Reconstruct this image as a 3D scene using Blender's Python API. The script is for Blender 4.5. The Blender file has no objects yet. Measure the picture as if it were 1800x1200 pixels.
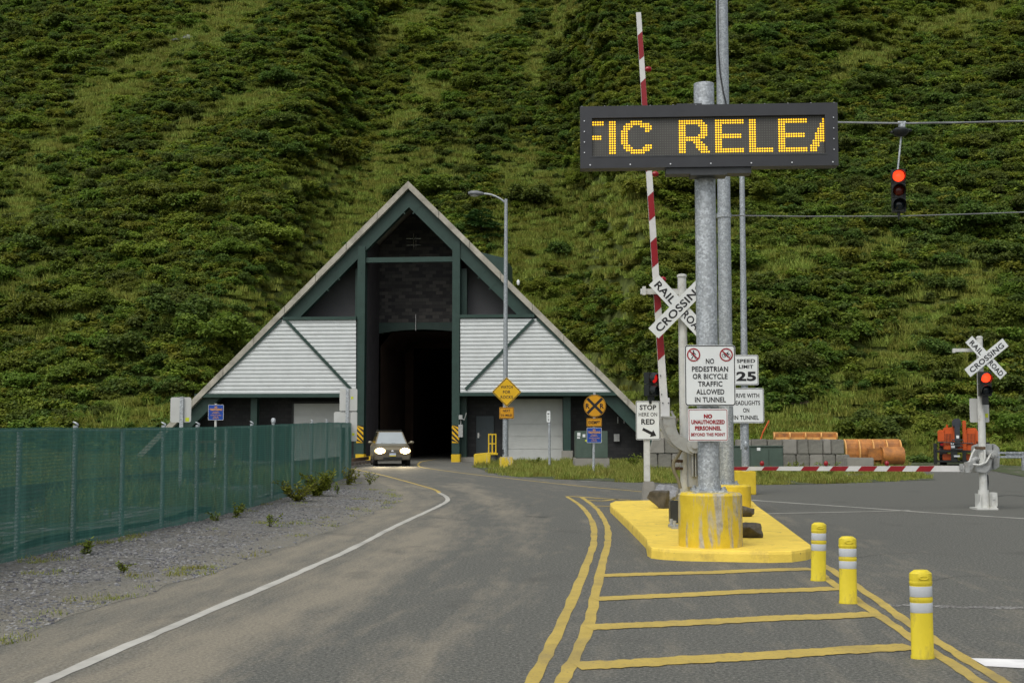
import bpy, bmesh, math, random
from mathutils import Vector, Matrix, noise as mn
R = math.radians
rnd = random.Random(7)

# ------------------------------------------------------------------ camera, light, exposure
FPX, CH, HOR = 2180.0, 1.75, 755.0            # focal length in photo pixels, eye height, horizon row
PITCH = math.atan((HOR-600)/FPX)
scene = bpy.context.scene
col = scene.collection
cam_d = bpy.data.cameras.new('camera'); cam = bpy.data.objects.new('camera', cam_d); col.objects.link(cam)
cam_d.sensor_width = 36; cam_d.lens = FPX/1800*36; cam_d.clip_end = 2000; cam_d.clip_start = .1
cam.location = (0, 0, CH); cam.rotation_euler = (R(90)+PITCH, 0, 0)
scene.camera = cam
SUN_EL, SUN_AZ = R(58), R(-28)                 # azimuth: 0 = from straight behind the camera, negative = from the left
world = bpy.data.worlds.new('World'); scene.world = world; world.use_nodes = True
wn = world.node_tree.nodes; wl = world.node_tree.links
sky = wn.new('ShaderNodeTexSky'); sky.sky_type = 'NISHITA'; sky.sun_disc = False
sky.sun_elevation = SUN_EL; sky.sun_rotation = R(180)+SUN_AZ*-1; sky.dust_density = 4; sky.ozone_density = .6; sky.air_density = 1.3
hs = wn.new('ShaderNodeHueSaturation'); hs.inputs['Saturation'].default_value = .38
wl.new(sky.outputs[0], hs.inputs['Color']); wl.new(hs.outputs[0], wn['Background'].inputs[0])
wn['Background'].inputs[1].default_value = .132
sun_d = bpy.data.lights.new('sun', 'SUN'); sun_d.energy = 1.0; sun_d.angle = R(34); sun_d.color = (1, .97, .90)
sun = bpy.data.objects.new('sun', sun_d); col.objects.link(sun)
sdir = Vector((math.sin(SUN_AZ)*math.cos(SUN_EL), -math.cos(SUN_AZ)*math.cos(SUN_EL), math.sin(SUN_EL)))
sun.rotation_euler = sdir.to_track_quat('Z', 'Y').to_euler()
scene.view_settings.view_transform = 'Standard'; scene.view_settings.look = 'None'
scene.view_settings.exposure = 0.25; scene.view_settings.gamma = 1
scene.render.engine = 'CYCLES'; scene.cycles.use_denoising = True
scene.cycles.max_bounces = 6; scene.cycles.transparent_max_bounces = 12

# ------------------------------------------------------------------ measuring: photo pixel -> point in the world
CT, ST = math.cos(PITCH), math.sin(PITCH)
EYE = Vector((0, 0, CH))
def ray(px, py):
    x, y = (px-900)/FPX, (600-py)/FPX
    return Vector((x, CT-y*ST, ST+y*CT))
def PY(px, py, Y):
    d = ray(px, py); return EYE + d*(Y/d.y)
def G(px, py, z=0.0):
    d = ray(px, py); return EYE + d*((z-CH)/d.z)
def to_px(p):
    v = Vector(p)-EYE
    zf = v.y*CT+v.z*ST; yu = -v.y*ST+v.z*CT
    return 900+FPX*v.x/zf, 600-FPX*yu/zf

# ------------------------------------------------------------------ materials
MATS = {}
def nodes_of(name):
    m = bpy.data.materials.new(name); m.use_nodes = True
    nt = m.node_tree; b = nt.nodes['Principled BSDF']
    MATS[name] = m
    return m, nt, nt.nodes, nt.links, b
def coords(nt, kind='Object', scale=(1,1,1), rot=(0,0,0)):
    tc = nt.nodes.new('ShaderNodeTexCoord'); mp = nt.nodes.new('ShaderNodeMapping')
    nt.links.new(tc.outputs[kind], mp.inputs[0]); mp.inputs['Scale'].default_value = scale; mp.inputs['Rotation'].default_value = rot
    return mp.outputs[0]
def noise(nt, vec, scale, detail=5, rough=.6, dist=0):
    n = nt.nodes.new('ShaderNodeTexNoise'); n.inputs['Scale'].default_value = scale; n.inputs['Detail'].default_value = detail
    n.inputs['Roughness'].default_value = rough; n.inputs['Distortion'].default_value = dist
    nt.links.new(vec, n.inputs['Vector']); return n.outputs['Fac']
def ramp(nt, fac, stops):
    r = nt.nodes.new('ShaderNodeValToRGB'); nt.links.new(fac, r.inputs[0])
    e = r.color_ramp.elements
    while len(e) < len(stops): e.new(.5)
    for k, (p, c) in enumerate(stops):
        e[k].position = p; e[k].color = (*c, 1) if len(c) == 3 else c
    return r.outputs[0]
def mix(nt, fac, a, b, mode='MIX'):
    n = nt.nodes.new('ShaderNodeMix'); n.data_type = 'RGBA'; n.blend_type = mode
    for sock, v in ((n.inputs[0], fac), (n.inputs[6], a), (n.inputs[7], b)):
        if isinstance(v, (int, float)): sock.default_value = v
        elif isinstance(v, tuple): sock.default_value = (*v, 1)
        else: nt.links.new(v, sock)
    return n.outputs[2]
def math_n(nt, op, a, b=None):
    n = nt.nodes.new('ShaderNodeMath'); n.operation = op
    for k, v in enumerate((a, b)):
        if v is None: continue
        if isinstance(v, (int, float)): n.inputs[k].default_value = v
        else: nt.links.new(v, n.inputs[k])
    return n.outputs[0]
def bump(nt, b, height, strength, dist=.02):
    n = nt.nodes.new('ShaderNodeBump'); n.inputs['Strength'].default_value = strength; n.inputs['Distance'].default_value = dist
    nt.links.new(height, n.inputs['Height']); nt.links.new(n.outputs[0], b.inputs['Normal'])
def M(name, c, var=.18, scale=6, rough=.6, metal=0, bmp=0, bscale=None, spec=.4, stretch=(1,1,1), dirt=None, dirt_amt=.5, dirt_scale=2.5, emit=None, es=1):
    """painted / plain surface with noise in tone, optional dirt patches, optional bump"""
    m, nt, N, L, b = nodes_of(name)
    v = coords(nt, scale=stretch)
    f = noise(nt, v, scale)
    lo = tuple(max(0, k*(1-var)) for k in c); hi = tuple(min(1, k*(1+var)) for k in c)
    cc = ramp(nt, f, [(.3, lo), (.7, hi)])
    if dirt:
        g = noise(nt, v, dirt_scale, 8, .7)
        cc = mix(nt, ramp(nt, g, [(.62-.3*dirt_amt, (0,0,0)), (.8-.2*dirt_amt, (.8,.8,.8))]), cc, dirt)
    L.new(cc, b.inputs['Base Color'])
    b.inputs['Roughness'].default_value = rough; b.inputs['Metallic'].default_value = metal; b.inputs['Specular IOR Level'].default_value = spec
    if bmp: bump(nt, b, noise(nt, v, bscale or scale*4, 6), bmp)
    if emit:
        b.inputs['Emission Color'].default_value = (*emit, 1); b.inputs['Emission Strength'].default_value = es
    return m

def m_asphalt():
    m, nt, N, L, b = nodes_of('asphalt')
    v = coords(nt)
    at = N.new('ShaderNodeAttribute'); at.attribute_name = 'wear'
    ln = N.new('ShaderNodeAttribute'); ln.attribute_name = 'lane'
    streak = noise(nt, ln.outputs['Vector'], 1.0, 8, .68, .3)
    fine = math_n(nt, 'ADD', math_n(nt, 'MULTIPLY', noise(nt, v, 34, 3, .8), .65), math_n(nt, 'MULTIPLY', noise(nt, v, 130, 2, .8), .35)); mid = noise(nt, coords(nt, scale=(1.5,.5,1)), 2.2, 8, .7); big = noise(nt, v, .35, 4)
    grain = ramp(nt, fine, [(.37, (.042,.0425,.038)), (.5, (.095,.096,.085)), (.62, (.22,.22,.19))])
    dust = ramp(nt, fine, [(.38, (.138,.124,.094)), (.62, (.30,.272,.212))])
    w = math_n(nt, 'ADD', at.outputs['Fac'], math_n(nt, 'MULTIPLY', math_n(nt, 'SUBTRACT', mid, .5), 1.1))
    w = math_n(nt, 'ADD', w, math_n(nt, 'MULTIPLY', math_n(nt, 'SUBTRACT', big, .5), .5))
    w = math_n(nt, 'ADD', w, math_n(nt, 'MULTIPLY', math_n(nt, 'SUBTRACT', streak, .5), 1.5))
    wf = ramp(nt, w, [(.12, (0,0,0)), (.78, (1,1,1))])
    cc = mix(nt, wf, grain, dust)
    vo = N.new('ShaderNodeTexVoronoi'); vo.inputs['Scale'].default_value = 46; L.new(v, vo.inputs['Vector'])
    sp = ramp(nt, vo.outputs['Distance'], [(.0, (1,1,1)), (.30, (0,0,0))])
    cr = N.new('ShaderNodeSeparateColor'); L.new(vo.outputs['Color'], cr.inputs[0])
    sp = math_n(nt, 'MULTIPLY', sp, math_n(nt, 'GREATER_THAN', cr.outputs[0], .78))
    cc = mix(nt, math_n(nt, 'MULTIPLY', sp, .6), cc, (.3,.29,.27))
    oil = ramp(nt, noise(nt, coords(nt, scale=(1,.6,1)), .9, 6, .6, .4), [(.60, (0,0,0)), (.72, (.55,.55,.55))])
    cc = mix(nt, oil, cc, (.062,.061,.055))
    L.new(cc, b.inputs['Base Color']); b.inputs['Roughness'].default_value = .8; b.inputs['Specular IOR Level'].default_value = .3
    bump(nt, b, fine, .5, .01)
    return m
def m_gravel(name, a, c, green=None, gth=.55, scale=32):
    m, nt, N, L, b = nodes_of(name)
    v = coords(nt)
    vo = N.new('ShaderNodeTexVoronoi'); vo.inputs['Scale'].default_value = scale; L.new(v, vo.inputs['Vector'])
    s = N.new('ShaderNodeSeparateColor'); L.new(vo.outputs['Color'], s.inputs[0])
    stone = ramp(nt, s.outputs[0], [(0, a), (.6, tuple((x+y)/2 for x, y in zip(a, c))), (1, c)])
    big = noise(nt, v, .55, 6, .65)
    stone = mix(nt, ramp(nt, big, [(.42, (0,0,0)), (.66, (.85,.85,.85))]), stone, ramp(nt, noise(nt, v, 40, 4), [(.3, (.095,.088,.07)), (.7, (.19,.175,.14))]))
    ea = N.new('ShaderNodeAttribute'); ea.attribute_name = 'edge_dust'
    ed = math_n(nt, 'ADD', ea.outputs['Fac'], math_n(nt, 'MULTIPLY', math_n(nt, 'SUBTRACT', noise(nt, v, 2.5, 8, .75), .5), 1.1))
    ed = math_n(nt, 'MULTIPLY', ramp(nt, ed, [(.30, (0,0,0)), (.75, (.9,.9,.9))]), math_n(nt, 'GREATER_THAN', ea.outputs['Fac'], .001))
    stone = mix(nt, ed, stone, ramp(nt, noise(nt, v, 45, 4), [(.3, (.13,.124,.10)), (.7, (.25,.235,.19))]))
    if green:
        g = noise(nt, v, .9, 8, .75)
        stone = mix(nt, ramp(nt, g, [(gth, (0,0,0)), (gth+.08, (1,1,1))]), stone, ramp(nt, noise(nt, v, 20, 4), [(.3, tuple(k*.5 for k in green)), (.7, green)]))
    L.new(stone, b.inputs['Base Color']); b.inputs['Roughness'].default_value = .9
    bump(nt, b, vo.outputs['Distance'], 1.0, .03)
    return m
def m_galv(name='galvanised', c=(.40,.43,.45), k=1.0):
    m, nt, N, L, b = nodes_of(name)
    v = coords(nt)
    vo = N.new('ShaderNodeTexVoronoi'); vo.inputs['Scale'].default_value = 38; L.new(v, vo.inputs['Vector'])
    s = N.new('ShaderNodeSeparateColor'); L.new(vo.outputs['Color'], s.inputs[0])
    f = math_n(nt, 'ADD', math_n(nt, 'MULTIPLY', s.outputs[0], .5), math_n(nt, 'MULTIPLY', noise(nt, v, 9, 6, .7), .5))
    cc = ramp(nt, f, [(.25, tuple(x*.72 for x in c)), (.55, c), (.8, tuple(min(1, x*1.45) for x in c))])
    st = noise(nt, coords(nt, scale=(6,6,.5)), 3, 5)
    cc = mix(nt, ramp(nt, st, [(.55, (0,0,0)), (.8, (.5,.5,.5))]), cc, (.23,.24,.24))
    L.new(cc, b.inputs['Base Color']); b.inputs['Metallic'].default_value = .35; b.inputs['Roughness'].default_value = .5
    return m
def m_yellow_conc(name, streak):
    m, nt, N, L, b = nodes_of(name)
    v = coords(nt); vs = coords(nt, scale=(7,7,.9))
    y = ramp(nt, noise(nt, v, 5, 6), [(.3, (.56,.40,.014)), (.7, (.70,.52,.030))])
    g = noise(nt, vs, 1.0, 7, .7, .5)
    t = ramp(nt, g, [(streak, (0,0,0)), (streak+.10, (1,1,1))])
    y = mix(nt, t, y, ramp(nt, noise(nt, v, 14, 5), [(.3, (.27,.24,.18)), (.7, (.5,.48,.42))]))
    d = noise(nt, v, 3, 8, .75)
    y = mix(nt, ramp(nt, d, [(.58, (0,0,0)), (.72, (.5,.5,.5))]), y, (.34,.24,.03))
    L.new(y, b.inputs['Base Color']); b.inputs['Roughness'].default_value = .65
    bump(nt, b, noise(nt, v, 30, 5), .25, .01)
    return m
def m_marking(name, c, under=(.10,.095,.085), th=.62):
    m, nt, N, L, b = nodes_of(name)
    v = coords(nt)
    cc = ramp(nt, noise(nt, v, 3, 6), [(.3, tuple(k*.75 for k in c)), (.7, c)])
    cc = mix(nt, ramp(nt, noise(nt, v, 28, 6, .8), [(th, (0,0,0)), (th+.12, (.9,.9,.9))]), cc, under)
    cc = mix(nt, ramp(nt, noise(nt, v, .8, 5), [(.5, (0,0,0)), (.75, (.55,.55,.55))]), cc, under)
    L.new(cc, b.inputs['Base Color']); b.inputs['Roughness'].default_value = .7
    return m
def m_brick(name, c1, c2, mortar, scale=1.0, bw=.4, bh=.2):
    m, nt, N, L, b = nodes_of(name)
    v = coords(nt, rot=(R(90), 0, 0), scale=(1,1,1))
    t = N.new('ShaderNodeTexBrick'); L.new(v, t.inputs['Vector'])
    t.inputs['Color1'].default_value = (*c1, 1); t.inputs['Color2'].default_value = (*c2, 1); t.inputs['Mortar'].default_value = (*mortar, 1)
    t.inputs['Scale'].default_value = scale; t.inputs['Brick Width'].default_value = bw; t.inputs['Row Height'].default_value = bh
    t.inputs['Mortar Size'].default_value = .008; t.inputs['Bias'].default_value = -.1
    L.new(t.outputs['Color'], b.inputs['Base Color']); b.inputs['Roughness'].default_value = .8
    return m
def m_leaf(name, dark, light, trans=.45, rough=.6, scale=.35):
    m, nt, N, L, b = nodes_of(name)
    tc = N.new('ShaderNodeTexCoord'); oi = N.new('ShaderNodeObjectInfo'); ge = N.new('ShaderNodeNewGeometry')
    f = noise(nt, tc.outputs['Object'], 9, 2)
    isl = N.new('ShaderNodeMath'); isl.operation = 'ADD'; L.new(f, isl.inputs[0]); L.new(math_n(nt, 'MULTIPLY', math_n(nt, 'SUBTRACT', ge.outputs['Random Per Island'], .5), .7), isl.inputs[1])
    cc = ramp(nt, isl.outputs[0], [(.2, dark), (.8, light)])
    hv = N.new('ShaderNodeHueSaturation'); L.new(cc, hv.inputs['Color'])
    L.new(math_n(nt, 'ADD', .475, math_n(nt, 'MULTIPLY', oi.outputs['Random'], .05)), hv.inputs['Hue'])
    # broad patches of lusher and drier growth across the slope
    wp = noise(nt, ge.outputs['Position'], .07, 3)
    L.new(math_n(nt, 'ADD', .62, math_n(nt, 'MULTIPLY', math_n(nt, 'ADD', oi.outputs['Random'], wp), .42)), hv.inputs['Value'])
    L.new(hv.outputs[0], b.inputs['Base Color']); b.inputs['Roughness'].default_value = rough; b.inputs['Specular IOR Level'].default_value = .25
    tr = N.new('ShaderNodeBsdfTranslucent'); L.new(hv.outputs[0], tr.inputs['Color'])
    ms = N.new('ShaderNodeMixShader'); ms.inputs[0].default_value = trans
    L.new(b.outputs[0], ms.inputs[1]); L.new(tr.outputs[0], ms.inputs[2]); L.new(ms.outputs[0], N['Material Output'].inputs[0])
    return m
def m_screen():
    m, nt, N, L, b = nodes_of('green_mesh_fabric')
    v = coords(nt)
    fold = noise(nt, coords(nt, scale=(2.2,2.2,.12)), 2.5, 6, .7, .6)
    cc = ramp(nt, fold, [(.3, (.042,.138,.110)), (.55, (.062,.188,.152)), (.75, (.10,.255,.21))])
    pale = ramp(nt, noise(nt, coords(nt, scale=(9,9,.6)), 1.6, 6, .8), [(.66, (0,0,0)), (.8, (.5,.5,.5))])
    cc = mix(nt, pale, cc, (.24,.38,.33))
    L.new(cc, b.inputs['Base Color']); b.inputs['Roughness'].default_value = .75; b.inputs['Specular IOR Level'].default_value = .2
    wv = N.new('ShaderNodeTexWave'); wv.bands_direction = 'Z'; wv.inputs['Scale'].default_value = 6.5; wv.inputs['Distortion'].default_value = 1.2; L.new(v, wv.inputs['Vector'])
    a = math_n(nt, 'ADD', .685, math_n(nt, 'MULTIPLY', wv.outputs['Fac'], .15))
    a = math_n(nt, 'ADD', a, math_n(nt, 'MULTIPLY', fold, .18))
    L.new(a, b.inputs['Alpha'])
    return m

def chips(m, c, scale, th, stretch=(1,1,1)):
    """flaked-off spots and scuffs showing what lies under the paint"""
    nt = m.node_tree; b = nt.nodes['Principled BSDF']; old = b.inputs['Base Color'].links[0].from_socket
    f = ramp(nt, noise(nt, coords(nt, scale=stretch), scale, 8, .75), [(th, (0,0,0)), (th+.03, (1,1,1))])
    nt.links.new(mix(nt, f, old, c), b.inputs['Base Color']); return m
ASPH = m_asphalt()
GRAVEL = m_gravel('shoulder_gravel', (.042,.042,.040), (.25,.247,.236), (.085,.095,.03), .66, 26)
BALLAST = m_gravel('ballast_stone', (.06,.06,.06), (.36,.36,.36), (.05,.085,.022), .44, 9)
SOIL = m_gravel('verge_soil', (.05,.05,.04), (.16,.15,.12), (.06,.085,.022), .42, 14)
HILLSOIL = M('hill_undergrowth', (.09,.115,.022), .5, 1.5, .95, bmp=.8, bscale=8)
GALV = m_galv(); GALV_D = m_galv('galvanised_dull', (.33,.36,.38))
YEL = m_yellow_conc('yellow_painted_concrete', .60); YEL_W = m_yellow_conc('worn_yellow_painted_concrete', .50)
ISL = M('island_yellow_paint', (.78,.57,.085), .10, 3, .6, dirt=(.42,.30,.07), dirt_amt=.30, dirt_scale=4, bmp=.25, bscale=40)
chips(ISL, (.20,.15,.07), 3.5, .625)
M_YLINE = m_marking('yellow_road_paint', (.52,.385,.085), th=.55); M_WLINE = m_marking('white_road_paint', (.50,.49,.44))
M_WBAR = m_marking('fresh_white_road_paint', (.85,.85,.84), (.4,.4,.4), th=.75)
M_CRACK = m_gravel('rough_patch', (.05,.05,.05), (.5,.5,.48), None, 1, 40)
WHITE = M('white_sign_sheeting', (.70,.73,.72), .05, 3, .45); BACK = M('bare_sign_back', (.52,.53,.51), .08, 2, .5, .2)
BLACK = M('black_sign_ink', (.012,.012,.014), .1, 5, .5); RED = M('red_sign_ink', (.30,.008,.015), .1, 5, .5)
SYEL = M('yellow_sign_sheeting', (.68,.40,.008), .06, 3, .45); SORG = M('amber_sign_sheeting', (.60,.28,.006), .06, 3, .45)
SBLUE = M('blue_sign_sheeting', (.008,.06,.33), .08, 3, .45); SGOLD = M('orange_sign_ink', (.75,.36,.03), .1, 4, .5)
STICK = M('yellow_green_sticker', (.55,.62,.03), .1, 4, .5)
POSTW = M('white_painted_steel', (.56,.57,.54), .1, 5, .5, dirt=(.30,.26,.20), dirt_amt=.25, dirt_scale=4)
GATEG = M('grey_cast_metal', (.36,.37,.36), .15, 6, .5, .2, bmp=.1, dirt=(.2,.17,.13), dirt_amt=.3, dirt_scale=5)
ARMW = M('gate_white_paint', (.62,.62,.60), .08, 5, .5, dirt=(.36,.35,.32), dirt_amt=.2)
ARMR = M('gate_red_reflector', (.26,.010,.016), .12, 5, .4)
DKGREY = M('dark_grey_metal', (.045,.048,.05), .2, 6, .5, .2); DARK = M('black_housing', (.013,.016,.016), .2, 5, .45)
RLENS = M('unlit_red_lens', (.25,.008,.012), .1, 6, .15); DLENS = M('dark_lens', (.010,.016,.02), .1, 6, .12); ALENS = M('dim_amber_lens', (.10,.012,.004), .2, 9, .2)
RED_LIT = M('lit_red_lens', (.6,.05,.01), .1, 30, .3, emit=(1, .045, .012), es=1.9)
RED_DIM = M('shaded_red_lens', (.5,.01,.01), .1, 6, .2, emit=(1, .02, .015), es=.35)
LED_ON = M('lit_amber_led', (.7,.4,.01), .05, 60, .4, emit=(1, .53, .008), es=1.3); LED_OFF = M('unlit_led', (.125,.128,.11), .1, 30, .3)
SCREEN = M('sign_screen_black', (.072,.069,.062), .15, 3, .5); CABIN = M('sign_cabinet_black', (.034,.036,.041), .15, 3, .45)
GRNSTEEL = M('green_painted_steel', (.022,.052,.042), .14, 3, .5, dirt=(.034,.06,.05), dirt_amt=.3)
SIDING = M('white_corrugated_metal', (.58,.61,.61), .06, 2, .5, .05)
CONC = M('weathered_concrete', (.235,.228,.195), .3, 3, .85, bmp=.4, bscale=16, dirt=(.11,.11,.095), dirt_amt=.75, dirt_scale=1.8)
CONC_L = M('pale_concrete', (.26,.25,.22), .15, 5, .85, bmp=.3, bscale=20, dirt=(.20,.19,.17), dirt_amt=.4, dirt_scale=2.5)
SLAB = M('roof_edge_concrete', (.40,.38,.32), .2, 2.2, .85, bmp=.3, bscale=12, dirt=(.19,.18,.15), dirt_amt=.5, dirt_scale=1.2)
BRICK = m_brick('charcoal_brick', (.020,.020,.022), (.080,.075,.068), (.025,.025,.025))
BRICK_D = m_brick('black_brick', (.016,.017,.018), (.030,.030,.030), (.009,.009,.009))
JAMB = M('dark_jamb_wall', (.055,.050,.054), .2, 2, .8); LINING = M('tunnel_lining_brown', (.045,.024,.013), .4, .8, .9)  # lining: one very dark brown, varied by noise
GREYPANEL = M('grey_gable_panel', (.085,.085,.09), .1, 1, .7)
DOORG = M('grey_shutter_paint', (.50,.515,.49), .06, 2, .55); DOORDK = M('dark_slate_paint', (.035,.05,.055), .1, 2, .5)
UTIL = M('utility_green_paint', (.065,.098,.078), .12, 3, .5, dirt=(.10,.13,.11), dirt_amt=.3)
YSTEEL = M('yellow_painted_steel', (.62,.42,.015), .1, 4, .5)
DELIN = M('yellow_plastic', (.68,.55,.03), .09, 5, .55, dirt=(.30,.23,.06), dirt_amt=.38, dirt_scale=9, stretch=(1,1,.5)); chips(DELIN, (.20,.16,.06), 6, .70, (1,1,.4)); BAND = M('reflective_grey_band', (.48,.51,.54), .06, 9, .4)
ROCKD = M('dark_rock', (.075,.066,.05), .5, 6, .85, bmp=.8, bscale=9); ROCKG = M('grey_rock', (.20,.205,.215), .4, 12, .8, bmp=.7, bscale=16)
ROCKB = M('brown_rock', (.17,.135,.09), .4, 3, .9, bmp=.8, bscale=7)
RUST = M('rusty_metal', (.10,.06,.035), .35, 8, .85, bmp=.3); WOOD = M('creosoted_timber', (.05,.042,.035), .3, 5, .9)
ORANGE = M('plow_orange_paint', (.45,.18,.04), .2, 2, .5, dirt=(.16,.075,.035), dirt_amt=.65, dirt_scale=3); ORANGE_L = M('pale_plow_orange', (.68,.36,.11), .15, 3, .55, dirt=(.25,.12,.05), dirt_amt=.3, dirt_scale=5); MORANGE = M('machine_orange_paint', (.52,.085,.012), .12, 2, .4)  # paler orange sets plow ribs and edge bars off from the mouldboard
RUBBER = M('rubber', (.018,.018,.018), .2, 8, .85); CABLE = M('cable_black', (.03,.032,.034), .1, 5, .6); WIRE = M('steel_wire', (.30,.31,.31), .1, 5, .5, .4)
CARPAINT = M('car_paint_warm_glow', (.22,.195,.135), .06, 2, .30, .45); CLAD = M('car_cladding_grey', (.10,.088,.066), .1, 4, .55)  # olive body paint, with the headlights' warm glow put into its colour
CARGLASS = M('windscreen_sky_tint', (.30,.335,.345), .05, 2, .08, .0, spec=.9); SIDEGLASS = M('side_window_glass', (.02,.024,.025), .1, 2, .08)  # windscreen: pale grey base colour stands in for the reflected sky
LAMP_ON = M('lit_headlight', (1,1,1), .02, 6, .2, emit=(1, .90, .68), es=26); LAMP_HALO = M('headlight_bloom_rim', (1,.8,.5), .02, 6, .2, emit=(1, .66, .26), es=2.2); FOG = M('fog_lamp_glass', (.5,.5,.46), .1, 6, .15); CHROME = M('bright_metal', (.6,.6,.6), .05, 6, .25, .9)  # weaker warm emission around the headlights imitates their bloom
PLATEW = M('plate_blue_white', (.42,.48,.60), .1, 30, .5); PLATEY = M('plate_yellow', (.62,.52,.05), .1, 30, .5)
FABRIC = m_screen()
LEAF_A = m_leaf('leaf_mid_green', (.076,.120,.014), (.190,.245,.033)); LEAF_B = m_leaf('leaf_dark_green', (.054,.092,.016), (.140,.195,.035)); LEAF_C = m_leaf('leaf_yellow_green', (.115,.153,.015), (.26,.30,.040))
NEEDLE = m_leaf('conifer_needles', (.030,.070,.020), (.10,.17,.045), .12); GRASS = m_leaf('slope_grass', (.155,.195,.030), (.325,.36,.07), .35); VGRASS = m_leaf('verge_grass_blades', (.15,.185,.025), (.37,.37,.09), .35)
BARK = M('bark', (.05,.04,.03), .3, 8, .9)

# ------------------------------------------------------------------ mesh building
W = {}                                          # world matrix of each thing's root
class MB:
    def __init__(s): s.v = []; s.f = []; s.m = []; s.c = 0
    def poly(s, pts, mi=None):
        n = len(s.v); s.v += [Vector(p) for p in pts]; s.f.append(tuple(range(n, n+len(pts)))); s.m.append(s.c if mi is None else mi)
    def hexa(s, p):                             # p: 4 bottom (ccw from above), 4 top
        n = len(s.v); s.v += [Vector(q) for q in p]
        for f in ((3,2,1,0), (4,5,6,7), (0,1,5,4), (1,2,6,5), (2,3,7,6), (3,0,4,7)):
            s.f.append(tuple(n+k for k in f)); s.m.append(s.c)
    def box(s, c, sz, rz=0, rot=None):
        c = Vector(c); Mx = rot if rot is not None else Matrix.Rotation(rz, 3, 'Z')
        h = [k/2 for k in sz]
        pts = [(-1,-1,-1), (1,-1,-1), (1,1,-1), (-1,1,-1), (-1,-1,1), (1,-1,1), (1,1,1), (-1,1,1)]
        s.hexa([c+Mx@Vector((a*h[0], b*h[1], d*h[2])) for a, b, d in pts])
    def prism(s, pts, vec):
        n = len(s.v); k = len(pts); vec = Vector(vec)
        s.v += [Vector(p) for p in pts]+[Vector(p)+vec for p in pts]
        s.f.append(tuple(range(n+k-1, n-1, -1))); s.f.append(tuple(range(n+k, n+2*k))); s.m += [s.c, s.c]
        for i in range(k):
            j = (i+1) % k; s.f.append((n+i, n+j, n+k+j, n+k+i)); s.m.append(s.c)
    def ring(s, c, ax, r, n, up=None):
        ax = Vector(ax).normalized(); a = ax.orthogonal().normalized() if up is None else Vector(up); b = ax.cross(a)
        i = len(s.v); s.v += [Vector(c)+a*(r*math.cos(2*math.pi*k/n))+b*(r*math.sin(2*math.pi*k/n)) for k in range(n)]
        return i
    def tube(s, pts, r, n=10, caps=True):
        pts = [Vector(p) for p in pts]; rs = r if isinstance(r, (list, tuple)) else [r]*len(pts)
        up = None; prev = None; first = None
        for k, p in enumerate(pts):
            d = (pts[min(k+1, len(pts)-1)]-pts[max(k-1, 0)]).normalized()
            up = d.orthogonal().normalized() if up is None else (up-d*up.dot(d)).normalized()
            i = s.ring(p, d, rs[k], n, up)
            if prev is not None:
                for q in range(n): s.f.append((prev+q, prev+(q+1) % n, i+(q+1) % n, i+q)); s.m.append(s.c)
            else: first = i
            prev = i
        if caps: s.f.append(tuple(range(first+n-1, first-1, -1))); s.f.append(tuple(range(prev, prev+n))); s.m += [s.c, s.c]
    def cyl(s, a, b, r0, r1=None, n=16): s.tube([a, b], [r0, r0 if r1 is None else r1], n)
    def lathe(s, base, prof, n=20, axis=(0,0,1)):
        ax = Vector(axis).normalized(); s_up = ax.orthogonal().normalized(); prev = None
        for k, (r, h) in enumerate(prof):
            i = s.ring(Vector(base)+ax*h, ax, max(r, 1e-4), n, s_up)
            if prev is not None:
                for q in range(n): s.f.append((prev+q, prev+(q+1) % n, i+(q+1) % n, i+q)); s.m.append(s.c)
            else: s.f.append(tuple(range(i+n-1, i-1, -1))); s.m.append(s.c)
            prev = i
        s.f.append(tuple(range(prev, prev+n))); s.m.append(s.c)
    def ball(s, c, r, n=12):
        r = r if isinstance(r, (tuple, list)) else (r, r, r); i0 = len(s.v)
        s.lathe((0,0,0), [(math.sin(math.pi*k/n), -math.cos(math.pi*k/n)) for k in range(n+1)], n*2)
        for k in range(i0, len(s.v)): s.v[k] = Vector(c)+Vector((s.v[k].x*r[0], s.v[k].y*r[1], s.v[k].z*r[2]))
    def grid(s, fn, nu, nv):
        n = len(s.v); s.v += [Vector(fn(i/nu, j/nv)) for j in range(nv+1) for i in range(nu+1)]
        for j in range(nv):
            for i in range(nu):
                a = n+j*(nu+1)+i; s.f.append((a, a+1, a+nu+2, a+nu+1)); s.m.append(s.c)
    def text(s, body, C, Rt, Up, width=None, height=.1, bold=.0, lift=.0, align='C'):
        """letters as flat faces: cap height and total width in metres, centred on C"""
        cu = bpy.data.curves.new('letters', 'FONT'); cu.body = body; cu.size = 1; cu.offset = bold; cu.resolution_u = 3; cu.space_character = 1.05
        ob = bpy.data.objects.new('letters', cu); me = bpy.data.meshes.new_from_object(ob)
        xs = [v.co.x for v in me.vertices]; ys = [v.co.y for v in me.vertices]
        if xs:
            x0, x1, y0, y1 = min(xs), max(xs), min(ys), max(ys)
            sy = height/(.729+2*bold) if y1-y0 < .9 else height/(y1-y0)
            sx = (width/(x1-x0)) if width else sy
            n = len(s.v); C = Vector(C); Rt = Vector(Rt); Up = Vector(Up); Nn = Rt.cross(Up)
            for v in me.vertices: s.v.append(C+Rt*((v.co.x-(x0+x1)/2)*sx)+Up*((v.co.y-.3645)*sy)+Nn*lift)
            for p in me.polygons: s.f.append(tuple(n+k for k in p.vertices)); s.m.append(s.c)
        bpy.data.objects.remove(ob); bpy.data.meshes.remove(me); bpy.data.curves.remove(cu)
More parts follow.
